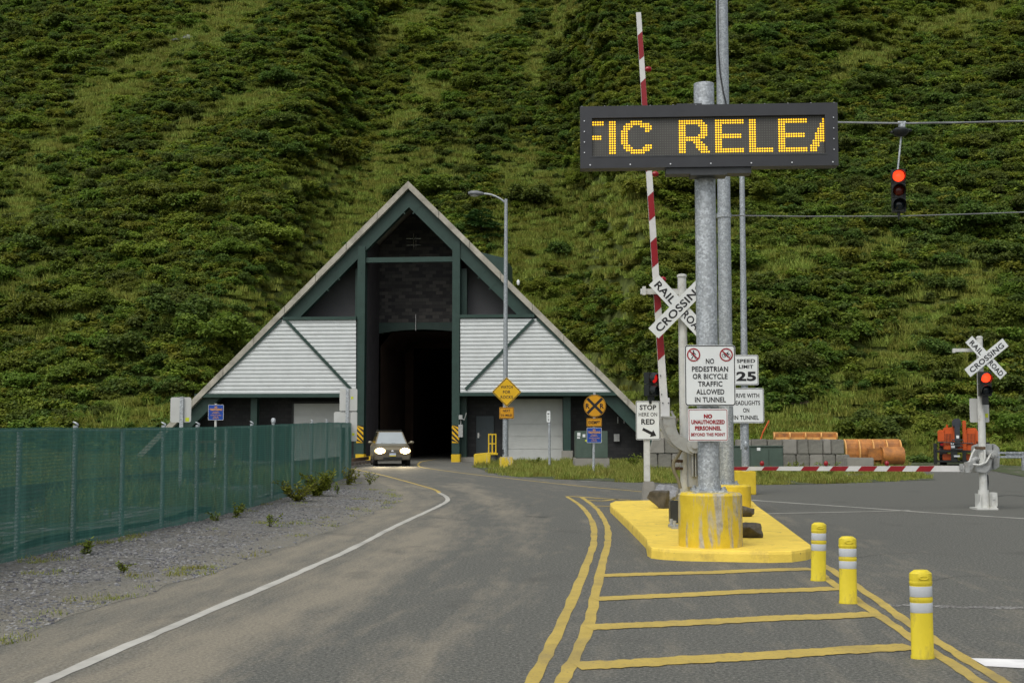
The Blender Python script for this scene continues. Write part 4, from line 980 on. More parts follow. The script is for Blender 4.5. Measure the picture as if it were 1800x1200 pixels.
b = MB(); hb = PY(1747, 798, Yr-.2); b.cyl(hb, hb+Vector((0, .3, 0)), .092, n=24); b.cyl(hb+Vector((0, -.03, 0)), hb, .06, n=16); b.cyl(hb+Vector((0, -.06, 0)), hb, .02, n=10); b.build('hub', GATEG, rg, smooth=40)
b = MB()
for pts in ([(1731,790), (1731,803), (1729,814)], [(1742,797), (1734,812), (1722,817), (1710,816)], [(1714,789), (1709,797), (1704,812)]): b.tube([PY(x, y, Yr-.19) for x, y in pts], .022, 8)
b.build('conduit', POSTW, rg, smooth=60)
b = MB()
for dy in (-.012, .012):
    a, c = PY(1749, 798+dy*300, Yr-.16), PY(1830, 800+dy*300, Yr-.16); b.box((a+c)/2, ((c-a).length, .03, .045), rot=Matrix.Rotation(0, 3, 'Y'))
a, c = PY(1768, 799, Yr-.12), PY(1850, 800, Yr-.12); b.box((a+c)/2, ((c-a).length, .05, .14)); b.box(PY(1799, 812, Yr-.14), (.07, .06, .36)); b.box(PY(1842, 815, Yr-.14), (.4, .3, .5)); b.build('counterweight_arm', GALV_D, rg)
b = MB(); b.box(PY(1723, 787, Yr-.08), (.22, .05, .06)); b.build('clamp', RUST, rg)

# ------------------------------------------------------------------ post: stop here on red, with a signal head
Yk = 30.5
kc = PY(1137, 800, Yk)
sp = thing('sign_post', (kc.x, Yk, 0), 'white post in a concrete foot carrying the stop here on red sign and a signal', 'sign post')
b = MB(); x0, x1 = PY(1129, 870, Yk).x, PY(1151, 870, Yk).x; zz = PY(1137, 846, Yk).z; b.hexa([(x0-.02,Yk-.17,0), (x1+.02,Yk-.17,0), (x1+.02,Yk+.17,0), (x0-.02,Yk+.17,0), (x0+.03,Yk-.13,zz), (x1-.02,Yk-.13,zz), (x1-.02,Yk+.13,zz), (x0+.03,Yk+.13,zz)]); b.build('concrete_base', CONC_L, sp, bevel=.02)
b = MB(); b.box(((kc.x), Yk, (zz+PY(1137, 705, Yk).z)/2), (.145, .145, PY(1137, 705, Yk).z-zz)); b.build('post', POSTW, sp, bevel=.015)
def arrow(b, at):
    a, c = Vector((-.13, -.21)), Vector((.20, -.375)); d = (c-a).normalized(); n = Vector((-d.y, d.x)); m_ = c-d*.13
    b.poly([at(*(a-n*.035)), at(*(m_-n*.035)), at(*(m_+n*.035)), at(*(a+n*.035))]); b.poly([at(*(m_-n*.095)), at(*c), at(*(m_+n*.095))])
sign_panel(sp, PY(1139, 738.5, Yk-.10), 42*Yk/FPX, 68*Yk/FPX, R(-1), lines=[("STOP", .335, .13, .40), ("HERE ON", .155, .095, .45, .01), ("RED", -.03, .14, .33)], extra=(('arrow', arrow),), bold=.03, label='white stop here on red sign with a slanting arrow', margin=.010, bw=.012)
small_signal(sp, PY(1144, 675, Yk-.05), 21*Yk/FPX, 0, [(RED_DIM, 'red_lens'), (DLENS, 'dark_lens')], 21, Yk, (.75, -1, 0))
b = MB(); b.cyl(PY(1143, 708, Yk), PY(1143, 690, Yk), .05, n=8); b.build('signal_mount', DARK, sp)

# ------------------------------------------------------------------ street lamp with the rock warning
Yl = 57.0
lc = PY(888, 810, Yl)
sl = thing('street_lamp', (lc.x, Yl, 0), 'tall street lamp in a yellow block beside the portal, carrying a diamond sign', 'street lamp')
zb = PY(890, 803, Yl).z; b = MB(); x0, x1 = PY(878, 812, Yl).x, PY(902, 812, Yl).x; b.box(((x0+x1)/2, Yl+.1, zb/2), (x1-x0, .62, zb)); b.build('concrete_base', YEL_W, sl, bevel=.03)
b = MB(); b.cyl((lc.x, Yl, zb), PY(889.5, 350, Yl), .125, .075, 16); b.build('pole', GALV_D, sl, smooth=40)
b = MB(); b.tube([(p.x, Yl, p.y) for p in smooth_line([(PY(x, y, Yl).x, PY(x, y, Yl).z) for x, y in ((889,357), (880,350), (868,344), (856,341), (845,341))], 5)], .045, 8); b.build('arm', GALV, sl, smooth=60)
b = MB(); e0, e1 = PY(851, 341, Yl), PY(823, 340.5, Yl); dd = e1-e0
prof = [(0, .05, .05), (.15, .12, .10), (.45, .18, .16), (.8, .18, .15), (1, .08, .08)]; prev = None
for t, rw, rh in prof:
    ring = [e0+dd*t+Vector((0, rw*math.cos(a), rh*math.sin(a)*(1 if math.sin(a) > 0 else .6))) for a in [k*math.pi/6 for k in range(12)]]
    if prev:
        for k in range(12): b.poly([prev[k], ring[k], ring[(k+1) % 12], prev[(k+1) % 12]])
    else: b.poly(ring)
    prev = ring
b.poly(prev[::-1]); hd = b.build('lamp_head', M('lamp_head_grey', (.15,.16,.17), .1, 4, .5), sl, smooth=60, merge=True)
b = MB(); b.ball(e0+dd*.6-UP*.06, (.22, .12, .08), 8); b.build('glass_bowl', FOG, hd, smooth=60)
C = PY(890.7, 688.5, Yl-.15); sd_ = 52*Yl/FPX/1.4142*1.0
sign_panel(sl, C, sd_, sd_, R(-1), face=SYEL, diamond=True, lines=[("WATCH", .235, .145, .56), ("FOR", 0.0, .145, .34), ("ROCKS", -.245, .145, .56)], bold=.02, label='yellow diamond sign warning of rocks', margin=.02, bw=.028)
sign_panel(sl, PY(890.5, 725.5, Yl-.15), 25.5*Yl/FPX, 20*Yl/FPX, R(-1), face=SORG, lines=[("NEXT", .20, .12, .33), ("2½ MILES", -.20, .12, .52)], bold=.02, label='amber plaque under the diamond sign', margin=.02, bw=.02)
b = MB(); b.box((lc.x-.1, Yl-.08, .75), (.05, .09, .22)); b.build('hand_hole', DKGREY, sl)

# ------------------------------------------------------------------ railroad advance warning post
Yw = 47.7
wc = PY(1043, 830, Yw)
rw = thing('sign_post', (wc.x, Yw, 0), 'post in the grass with round yellow railroad sign, amber plaque and blue notice', 'sign post')
b = MB(); b.cyl((wc.x, Yw, -.05), PY(1045, 690, Yw), .05, .05, 10); b.build('post', GALV, rw, smooth=40)
C = PY(1045.5, 713, Yw-.07); rad = 19.5*Yw/FPX; b = MB(); b.cyl(C, C+Vector((0, .008, 0)), rad, n=40); rs = b.build('sign_panel', SORG, rw); rs['label'] = 'round yellow railroad crossing sign'
b = MB(); Nn = Vector((0, -1, 0)); at = lambda x, y: C+Vector((x, -.004, y))
for k in range(40):
    a0, a1 = k*math.pi/20, (k+1)*math.pi/20; b.poly([at(r*math.cos(a), r*math.sin(a)) for r, a in ((rad*.965, a0), (rad*.965, a1), (rad*.93, a1), (rad*.93, a0))])
b.build('border', BLACK, rs)
b = MB()
for s in (1, -1):
    d = Vector((.7071, .7071*s)); n = Vector((-d.y, d.x)); q = [-d*rad*.92-n*.05, d*rad*.92-n*.05, d*rad*.92+n*.05, -d*rad*.92+n*.05]; o = 0 if s > 0 else -.002; b.poly([at(*v)+Vector((0, o, 0)) for v in q])
b.build('cross', BLACK, rs)
for s in (-1, 1): b = MB(); b.text('R', C+Vector((s*rad*.64, -.004, 0)), (1,0,0), UP, .155, .20, .035); b.build('letter', BLACK, rs)
sign_panel(rw, PY(1044.5, 742, Yw-.07), 26.5*Yw/FPX, 14.5*Yw/FPX, 0, face=SORG, lines=[("EXEMPT", 0, .13, .44)], bold=.035, label='amber exempt plaque', margin=.015, bw=.016)
def blue_notice(parent, C, w, h):
    p = sign_panel(parent, C, w, h, 0, face=SBLUE, ink=POSTW, border=True, margin=.0, bw=.014, label='blue no trespassing notice with orange lettering')
    b = MB(); C = Vector(C); Nv = Vector((0, -.005, 0))
    for t, fy, ch_, fw in (("NO", .34, .085, .17), ("TRESPASSING", .19, .085, .82)): b.text(t, C+UP*fy*h+Nv, (1,0,0), UP, fw*w, ch_*h/.6, .03)
    for t, fy, fw in (("RAILROAD", .03, .34), ("PROPERTY", -.06, .5), ("VIOLATORS", -.19, .70), ("WILL BE", -.29, .3), ("PROSECUTED", -.38, .4)): b.text(t, C+UP*fy*h+Nv, (1,0,0), UP, fw*w, .042*h/.6, .0)
    b.build('legend', SGOLD, p)
blue_notice(rw, PY(1044.5, 764.5, Yw-.07), 26*Yw/FPX, 26.5*Yw/FPX)

# blue notice behind the fence
Yb = 50.0
bc = PY(379, 760, Yb); bn = thing('sign_post', (bc.x, Yb, .08), 'blue no trespassing notice on a white post behind the green fence', 'sign post')
b = MB(); b.cyl((bc.x, Yb, .05), PY(379.5, 709, Yb), .05, .05, 10); b.build('post', POSTW, bn, smooth=40); blue_notice(bn, PY(379.5, 724.5, Yb-.07), 27*Yb/FPX, 27*Yb/FPX)

# sign backs
def back_post(px, pyb, Y, zb, label, panels, pole_top, wp=.07):
    c = PY(px, pyb, Y); t = thing('sign_post', (c.x, Y, zb), label, 'sign post')
    b = MB(); top = PY(px+2, pole_top, Y-.06); b.box(((c.x+top.x)/2, Y-.04, (zb+top.z)/2), (wp, .05, top.z-zb))
    b.build('post', GALV, t)
    for x0, y0, x1, y1, dy, st in panels:
        a = PY((x0+x1)/2, (y0+y1)/2, Y+dy); w, h = (x1-x0)*Y/FPX, (y1-y0)*Y/FPX
        b = MB(); b.prism([a+Vector((x, 0, z)) for x, z in rrect(w, h, .05)], (0, .006, 0)); p = b.build('sign_panel', BACK, t); p['label'] = 'bare metal back of a road sign'
        if st: b = MB(); b.box(PY(*st, Y+dy-.004), (.09, .004, .09)); b.build('sticker', STICK, p)
    return t
back_post(317, 900, 30, .07, 'white-backed road sign standing behind the green fence near its middle', [(299.5, 698, 336, 742, .0, (329,737))], 697, .085)
back_post(609, 842, 45.2, 0, 'perforated post at the fence end holding several bare sign backs', [(597, 683, 628, 722, .0, (619,699)), (587, 723.5, 628, 751, .03, None), (616.5, 724, 627.5, 775, .0, (621,763))], 682, .11)


# mile marker
Ym = 58.0
mc = PY(966, 815, Ym); mm = thing('mile_marker', (mc.x, Ym, 0), 'thin perforated post with a narrow white milepost plate in front of shutter', 'milepost')
b = MB(); b.cyl((mc.x, Ym, -.05), PY(965.5, 722, Ym), .06, .06, 8); 
b.build('post', GALV, mm, smooth=40)
b = MB(); c = PY(964, 732, Ym-.08); b.prism([c+Vector((x, 0, z)) for x, z in rrect(6.5*Ym/FPX, 20*Ym/FPX, .06)], (0, .006, 0)); p = b.build('sign_panel', WHITE, mm)
b = MB(); 
for t, z in (("M", .14), ("I", .0), ("0", -.14)): b.text(t, c+Vector((0, -.004, z)), (1,0,0), UP, None, .09, .01)
b.build('legend', BLACK, p)
# ------------------------------------------------------------------ flexible delineator posts
def make_delineator():
    t = thing('delineator_post', (0,0,0), '', '')
    r, H = .088, .675; sq = .62                 # oval, flattened front to back
    def tubep(prof, n=28):
        b = MB(); b.lathe((0,0,0), prof, n)
        for v in b.v: v.y *= sq
        return b
    b = tubep([(r*1.06, 0), (r*1.06, .02), (r*1.0, .03), (r*.985, H-.11), (r*1.0, H-.10), (r*1.02, H-.06), (r*.99, H-.028), (r*.62, H-.004), (r*.1, H)]); b.build('body', DELIN, t, smooth=38)
    for z0, z1 in ((H-.325, H-.250), (H-.205, H-.125)):
        b = tubep([(r*1.0, z0), (r*1.012, z0+.002), (r*1.012, z1-.002), (r*1.0, z1)]); b.build('reflective_band', BAND, t, smooth=38)
    for z0 in (H-.245, H-.115):
        b = tubep([(r*.99, z0), (r*1.035, z0+.008), (r*1.035, z0+.024), (r*.99, z0+.034)]); b.build('moulded_rib', DELIN, t, smooth=38)
    b = MB(); n = 20                             # recessed grip near the top
    for k in range(n):
        a0, a1 = 2*math.pi*k/n, 2*math.pi*(k+1)/n
        q = lambda a, f, y: (.043*f*math.cos(a), y, H-.058+.016*f*math.sin(a))
        b.poly([q(a0, 1, -r*sq*1.05), q(a1, 1, -r*sq*1.05), q(a1, .8, -r*sq*1.09), q(a0, .8, -r*sq*1.09)]); b.poly([q(a0, .8, -r*sq*1.09), q(a1, .8, -r*sq*1.09), q(a1, .6, -r*sq*1.03), q(a0, .6, -r*sq*1.03)])
    b.poly([(.026*math.cos(2*math.pi*k/n), -r*sq*1.03, H-.058+.010*math.sin(2*math.pi*k/n)) for k in range(n)][::-1]); b.build('grip', DELIN, t, smooth=60)
    return t
proto = make_delineator()
for k, (px, py, rz, lab) in enumerate(((1622, 1156, .10, 'nearest and largest yellow delineator post on the hatched area'), (1491, 1060, -.05, 'middle yellow delineator post of the three by the hatching'), (1438.5, 1020, .08, 'yellow delineator post closest to the island corner, farthest of three'))):
    o = proto if k == 0 else copy_tree(proto)
    o.location = G(px, py); o.rotation_euler = (R((.6, -1.1, .9)[k]), R((-.5, .7, 1.3)[k]), rz); tag(o, lab, 'delineator post', 'delineator posts by the yellow hatching')
bpy.context.view_layer.update()

# ------------------------------------------------------------------ boulders on and behind the island
def rock(name, c, sz, mat, label, seed, base_z, cut=.35, rz=0, npts=13):
    """an angular stone: hull of a few scattered points, edges knocked off, faces roughened"""
    rr = random.Random(seed); bm = bmesh.new(); Mz = Matrix.Rotation(rz, 3, 'Z'); vs = []
    while len(vs) < npts:
        v = Vector((rr.uniform(-1,1), rr.uniform(-1,1), rr.uniform(-1,1)))
        if .75 < v.length < 1.1: vs.append(bm.verts.new(v))
    r_ = bmesh.ops.convex_hull(bm, input=bm.verts); bmesh.ops.delete(bm, geom=list({g for g in r_['geom_interior']+r_['geom_unused'] if isinstance(g, bmesh.types.BMVert)}), context='VERTS')
    bmesh.ops.bevel(bm, geom=list(bm.edges), offset=.05, segments=1, affect='EDGES', clamp_overlap=True)
    bmesh.ops.triangulate(bm, faces=bm.faces); bmesh.ops.subdivide_edges(bm, edges=bm.edges, cuts=3, use_grid_fill=True)
    lo = 9
    for v in bm.verts:
        w = v.co+v.co.normalized()*(.07*mn.noise(v.co*3+Vector((seed, 0, 0)))+.03*mn.noise(v.co*9))
        v.co = Mz@Vector((w.x*sz[0], w.y*sz[1], w.z*sz[2])); lo = min(lo, v.co.z)
    me = bpy.data.meshes.new(name); bm.to_mesh(me); bm.free(); me.materials.append(mat)
    o = bpy.data.objects.new(name, me); col.objects.link(o); o.location = (c[0], c[1], base_z-lo-.04); W[o.name] = Matrix.Translation(o.location)
    return tag(o, label, 'rock')
q = G(1161, 893, IZ); rock('boulder', (q.x+.0, q.y), (.31,.24,.24), ROCKD, 'dark angular boulder at the left end of the yellow island', 3, IZ)
q = PY(1170, 860, 26.3); rock('boulder', (q.x, 26.3), (.30,.27,.36), ROCKG, 'pale speckled grey boulder behind the dark one on the island', 5, IZ)
q = PY(1187, 880, 21.6); b = MB(); b.box((q.x, 21.6, IZ+.19), (.20, .26, .38)); tag(b.build('junction_box', DKGREY, origin=(q.x, 21.6, IZ), bevel=.015), 'small dark grey steel box beside the raised gate mast', 'metal box')
q = G(1316, 945, IZ); rock('boulder', (q.x, q.y+.1), (.29,.24,.17), ROCKD, 'brown angular rock beside the front yellow base on the island', 11, IZ, rz=.4)
q = G(1308, 908, IZ); rock('boulder', (q.x, q.y+.1), (.22,.2,.17), ROCKD, 'smaller dark rock behind the brown one beside the base', 14, IZ)

# ------------------------------------------------------------------ concrete block stack
def block(x0, x1, z0, z1, y, label, mat=CONC, seed=0, slope=0, dep=.62):
    rr = random.Random(seed); b = MB(); j = lambda a=.015: rr.uniform(-a, a)
    x0 += .012; x1 -= .012
    b.hexa([(x0+j(), y+j(), z0), (x1+j(), y+j(), z0), (x1+j(), y+dep, z0), (x0+j(), y+dep, z0), (x0+slope+j(), y+j(), z1), (x1+j(), y+j(), z1+j(.02)), (x1+j(), y+dep, z1+j(.02)), (x0+slope+j(), y+dep, z1)])
    o = b.build('concrete_block', mat, origin=((x0+x1)/2, y, z0), bevel=.03)
    return tag(o, label, 'concrete block', 'concrete blocks stacked behind the crossing')
YB = 52.0
ORD = ['first', 'second', 'third', 'fourth', 'fifth', 'sixth', 'seventh', 'eighth', 'ninth', 'tenth', 'eleventh']
X = lambda px: PY(px, 790, YB).x
z1b, z2b = PY(1400, 798, YB).z, PY(1400, 772, YB).z
for k, (a, c) in enumerate([(1296,1321), (1321,1349), (1349,1376), (1376,1402), (1402,1421), (1421,1447), (1447,1462), (1462,1485)]):
    block(X(a), X(c), z1b+.01, z2b, YB+rnd.uniform(-.05, .05), f'weathered concrete block, {ORD[k]} from the left in the upper row right of the poles', CONC if k % 3 else CONC_L, 40+k)
for k, (a, c) in enumerate([(1296,1323), (1323,1350), (1350,1377), (1377,1400), (1400,1423), (1423,1446), (1446,1469), (1469,1494)]):
    block(X(a), X(c), 0, z1b-.01, YB+rnd.uniform(-.05, .05), f'weathered concrete block, {ORD[k]} from the left in the lower row right of the poles', CONC if (k+1) % 3 else CONC_L, 60+k)
zl = [0, PY(1160, 822, YB).z, PY(1160, 797, YB).z, PY(1160, 769, YB).z]
for r_, nm in ((0, 'bottom'), (1, 'middle'), (2, 'top')):
    xs_ = [(1142,1170), (1170,1198), (1198,1226), (1226,1254)] if r_ % 2 == 0 else [(1158,1182), (1182,1208), (1208,1234)]
    for k, (a, c) in enumerate(xs_):
        block(X(a), X(c), zl[r_]+.005, zl[r_+1]-.005, YB+.3, f'stained concrete block, {ORD[k]} from the left in the {nm} row behind the raised gate', CONC if (k+r_) % 2 else CONC_L, 90+r_*7+k, slope=.22 if (r_ == 2 and k == 0) else 0)
block(X(1142), X(1157.5), zl[1]+.005, zl[2]-.005, YB+.3, 'half concrete block at the left end of the middle row behind the raised gate', CONC, 120)
block(X(1474), X(1520), 0, .62, YB-1.3, 'low concrete block standing in front of the stack beside the orange plow', CONC_L, 130)
# utility cabinet (green) in front of the stack
Yc = 50.2
a, c = PY(1288, 805, Yc), PY(1377, 805, Yc); zt = PY(1330, 785, Yc).z
uc = thing('utility_cabinet', ((a.x+c.x)/2, Yc, 0), 'low wide dark green utility cabinet in front of the concrete blocks', 'utility cabinet')
b = MB(); b.box(((a.x+c.x)/2, Yc+.45, zt/2), (c.x-a.x, .9, zt)); b.box(((a.x+c.x)/2, Yc+.45, zt+.02), (c.x-a.x+.06, .98, .04)); b.build('body', UTIL, uc, bevel=.015)
for x0, x1 in ((1290,1318.5), (1320,1350.5), (1352,1375.5)):
    b = MB(); u, v = PY(x0, 800, Yc).x, PY(x1, 800, Yc).x; b.box(((u+v)/2, Yc-.012, zt*.5), (v-u, .02, zt*.86)); b.build('door', UTIL, uc, bevel=.006)
b = MB(); b.box(PY(1333.5, 789, Yc-.03), (.14, .01, .12)); b.build('sticker', WHITE, uc)
# transformer on its pad by the portal
Yx = 55.0
a, c = PY(1012, 800, Yx), PY(1068.5, 800, Yx); zp, zt = PY(1040, 805, Yx).z, PY(1040, 757, Yx).z
tr = thing('transformer_box', ((a.x+c.x)/2, Yx, 0), 'tall grey green transformer box on a concrete pad before the portal', 'transformer')
b = MB(); b.box(((a.x+c.x)/2, Yx+.6, zp/2), (c.x-a.x+.12, 1.5, zp)); b.build('concrete_base', CONC_L, tr, bevel=.02)
b = MB(); b.box(((a.x+c.x)/2, Yx+.6, (zp+zt)/2), (c.x-a.x, 1.2, zt-zp)); b.build('body', UTIL, tr, bevel=.02)
for s in (0, 1):
    b = MB(); w = (c.x-a.x)/2; b.box((a.x+w*(s+.5), Yx-.012, (zp+zt)/2-.02), (w-.03, .02, zt-zp-.10)); b.build('door', UTIL, tr, bevel=.006)
b = MB(); 
for x, y, w, h in ((1017.5,763,.14,.15), (1026.5,765.5,.12,.13), (1017,769,.12,.07)): b.box(PY(x, y, Yx-.03), (w, .006, h))
b.build('sticker', WHITE, tr)
b = MB()
for x in (1030, 1056.5): b.box(PY(x, 774, Yx-.03), (.08, .006, .07))
b.build('sticker', STICK, tr)
# yellow barrier block, yellow rail gate, drum
Yv = 60.5
a, c = PY(833, 805, Yv), PY(861, 805, Yv); zt = PY(847, 796, Yv).z
b = MB(); b.hexa([(a.x,Yv,0), (c.x,Yv,0), (c.x,Yv+.8,0), (a.x,Yv+.8,0), (a.x,Yv,zt-.05), (c.x+.05,Yv,zt+.03), (c.x+.05,Yv+.8,zt+.03), (a.x,Yv+.8,zt-.05)]); tag(b.build('barrier_block', YEL, origin=((a.x+c.x)/2, Yv, 0), bevel=.03), 'yellow painted concrete block beside the portal mouth, left of the lamp', 'barrier block')
Yv = 62.5
a, c = PY(859, 797, Yv), PY(871.5, 797, Yv); z0, z1 = PY(865, 796, Yv).z, PY(865, 763, Yv).z
rgate = thing('rail_stand', ((a.x+c.x)/2, Yv, 0), 'small yellow rail frame standing on a grey drum by the portal door', 'rail frame')
b = MB(); bx = lambda x, z: Vector((x, Yv, z)); 
for x in (a.x, (a.x+c.x)/2, c.x): b.box(bx(x, (z0+z1)/2), (.06, .06, z1-z0))
for z in (z0, (z0+z1)/2, z1): b.box(bx((a.x+c.x)/2, z), (c.x-a.x+.06, .064, .06))
b.build('rail_frame', YSTEEL, rgate)
b = MB(); b.box(((a.x+c.x)/2+.03, Yv, z0-.04), (.5, .5, .08)); b.build('top_plate', YSTEEL, rgate)
b = MB(); b.lathe(((a.x+c.x)/2+.05, Yv, 0), [(.22, 0), (.23, .1), (.22, .12), (.22, z0-.10)], 18); b.build('drum', DKGREY, rgate, smooth=40)

# ------------------------------------------------------------------ snow plow blades
def plow(name, xa, xb, yt, yb, Y, label, nrib, two=False, lean=1):
    A_, B_ = PY(xa, yb, Y), PY(xb, yb, Y); H = PY(xa, yt, Y).z-A_.z; L_ = B_.x-A_.x
    t = thing(name, ((A_.x+B_.x)/2, Y, A_.z), label, 'snow plow blade')
    prof = [(0, 0), (-.10, .18), (-.14, .42), (-.10, .66), (.0, .84), (.14, .95), (.26, 1.0)]
    prof = [(d*lean, z) for d, z in prof]
    b = MB(); P = [[Vector((A_.x+L_*u, Y+dy*H*1.1, A_.z+z*H)) for dy, z in prof] for u in (0, 1)]
    for k in range(len(prof)-1): b.poly([P[0][k], P[1][k], P[1][k+1], P[0][k+1]])
    off = Vector((0, .05, 0)); 
    for k in range(len(prof)-1): b.poly([P[0][k]+off, P[0][k+1]+off, P[1][k+1]+off, P[1][k]+off])
    for q in (P[0], P[1]):
        for k in range(len(prof)-1): b.poly([q[k], q[k+1], q[k+1]+off, q[k]+off])
    b.poly([P[0][-1], P[1][-1], P[1][-1]+off, P[0][-1]+off]); b.build('mouldboard', ORANGE, t, smooth=60)
    for k in range(nrib+1):
        x = A_.x+L_*k/nrib; b = MB(); q = [Vector((x-.025, Y+dy*H*1.1, A_.z+z*H)) for dy, z in prof]+[Vector((x-.025, Y+dy*H*1.1-.12-.06*math.sin(math.pi*z), A_.z+z*H)) for dy, z in prof[::-1]]
        b.prism(q, (.05, 0, 0)); b.build('rib', ORANGE_L, t)
    b = MB(); b.box(((A_.x+B_.x)/2, Y+.24*H*1.1-.04, A_.z+H), (L_, .1, .05)); b.box(((A_.x+B_.x)/2, Y-.02, A_.z+.06), (L_, .06, .12)); b.build('edge_bar', ORANGE_L, t)
    if two:
        b = MB(); x0, x1 = A_.x+L_*.62, B_.x+.02; b.cyl((x0, Y-.26, A_.z+.36*H), (x1, Y-.26, A_.z+.36*H), .36*H, n=24); b.build('drum', ORANGE, t, smooth=40)
        b = MB(); b.box((A_.x+L_*.5, Y-.30, A_.z+.42*H), (L_*.24, .10, .46*H)); b.box((A_.x+L_*.44, Y-.36, A_.z+.3*H), (.12, .1, .12)); b.build('hitch_plate', ORANGE, t)
    return t
plow('snow_plow', 1486, 1583, 772.5, 816, 55.5, 'large rusty orange snow plow blade beside the end of the block stack', 4, True, lean=.5)
p2 = plow('snow_plow', 1360, 1470, 760, 773, 54.0, 'orange snow plow blade lying flat behind the top of the block stack', 4, lean=.15)
# a raised bank of stored blocks carries the second blade
a, c = PY(1362, 775, 54.2), PY(1468, 775, 54.2)
b = MB(); z = PY(1400, 773, 54.0).z; b.box(((a.x+c.x)/2, 54.3, z/2), (c.x-a.x, 1.0, z)); tag(b.build('concrete_plinth', CONC, origin=((a.x+c.x)/2, 54.3, 0), bevel=.03), 'long concrete plinth behind the block stack, under the flat orange blade', 'concrete plinth')
b = MB(); b.cyl(PY(1341, 760, 54), PY(1352, 739, 54), .035, n=8); b.cyl((PY(1341, 760, 54).x-.55, 54, 0), PY(1341, 760, 54), .03, n=8); tag(b.build('marker_stake', MORANGE, origin=PY(1338, 828, 54)), 'leaning orange marker stake behind the concrete blocks', 'stake')

# ------------------------------------------------------------------ orange lift truck
Yt_ = 61.0
oc = PY(1690, 817, Yt_)
mc_ = thing('telehandler', (oc.x, Yt_, 0), 'orange telescopic handler with black boom, parked behind the right gate', 'telehandler', rz=0)
P_ = lambda px, py, dy=0: PY(px, py, Yt_+dy)
TR = Matrix.Translation((oc.x, Yt_, 0)) @ Matrix.Rotation(-math.atan2(oc.x, Yt_), 4, 'Z') @ Matrix.Translation((-oc.x, -Yt_, 0))
class MB(MB):
    turn = True
    def build(s, name, mats, parent=None, **k):
        if parent is not None and root_of(parent) == mc_: s.v = [TR@v for v in s.v]
        return super().build(name, mats, parent, **k)
def pixbox(b, x0, y0, x1, y1, Ya, dep):
    a, c = PY(x0, y1, Ya), PY(x1, y0, Ya); b.box(((a.x+c.x)/2, Ya+dep/2, (a.z+c.z)/2), (c.x-a.x, dep, c.z-a.z))
b = MB(); pixbox(b, 1659, 751, 1677, 791, Yt_+.1, 2.6); pixbox(b, 1697, 752, 1714, 793, Yt_+.1, 2.6); pixbox(b, 1650, 755.5, 1662, 777, Yt_+.05, 1.6); pixbox(b, 1712, 757, 1724, 777, Yt_+.05, 1.6); pixbox(b, 1656, 777, 1716, 791, Yt_+.2, 2.4); b.build('body', MORANGE, mc_, bevel=.05)
b = MB(); pixbox(b, 1676, 738, 1681, 792, Yt_-.05, .8); pixbox(b, 1693, 739, 1698, 792, Yt_-.05, .8); b.build('boom_frame', MORANGE, mc_, bevel=.03)
for x0, x1 in ((1661,1675.5), (1698.5,1712)):
    b = MB(); pixbox(b, x0, 762, x1, 780, Yt_+.06, .04)
    g = b.build('grille', DARK, mc_); b = MB(); n = 6
    for k in range(n+1): xx = x0+(x1-x0)*k/n; pixbox(b, xx-.45, 762, xx+.45, 780, Yt_+.03, .03)
    b.build('grille_bars', MORANGE, g)
b = MB(); pixbox(b, 1685, 742, 1693, 786, Yt_-.45, .4)
q = [(0, 742), (0, 737), (0, 735.5)]
b.prism([PY(1679, 750, Yt_-.3), PY(1677.5, 741, Yt_-.3), PY(1681, 736, Yt_-.3), PY(1690, 735, Yt_-.3), PY(1693, 740, Yt_-.3), PY(1693, 750, Yt_-.3)][::-1], (0, 5.2, 0)); b.build('boom', M('boom_dark_blue_grey', (.035,.040,.05), .15, 3, .45), mc_, bevel=.03)
b = MB(); pixbox(b, 1687.5, 765, 1692, 770, Yt_-.46, .01); b.build('sticker', WHITE, mc_)
b = MB(); pixbox(b, 1650, 791, 1722, 795, Yt_-.35, .25); pixbox(b, 1648.5, 779, 1653.5, 816, Yt_-.35, .2); pixbox(b, 1650, 809, 1720, 812.5, Yt_-.35, .25); pixbox(b, 1680, 776, 1690, 812, Yt_-.55, .3); pixbox(b, 1697, 793, 1703, 812, Yt_-.4, .2); b.build('bumper_frame', DARK, mc_, bevel=.02)
b = MB(); pixbox(b, 1660, 798, 1678, 809, Yt_-.1, 1.5); pixbox(b, 1698, 798, 1706, 809, Yt_-.1, 1.5); b.build('chassis', MORANGE, mc_, bevel=.03)
b = MB()
for y in (777.5, 782, 788): pixbox(b, 1680, y, 1700, y+2.2, Yt_-.62, .08)
b.tube([P_(1684, 779, -.7), P_(1684, 773, -.7), P_(1702, 773, -.7), P_(1702, 779, -.7)], .03, 6); b.tube([P_(1655, 777, -.4), P_(1715, 779, -.4)], .025, 6); b.build('hydraulics', DKGREY, mc_)
b = MB(); pixbox(b, 1681.5, 783, 1687.5, 787, Yt_-.66, .05); pixbox(b, 1686, 800, 1696, 803, Yt_-.64, .05); pixbox(b, 1681, 778, 1686, 781.5, Yt_-.66, .05); b.build('plates', BAND, mc_)
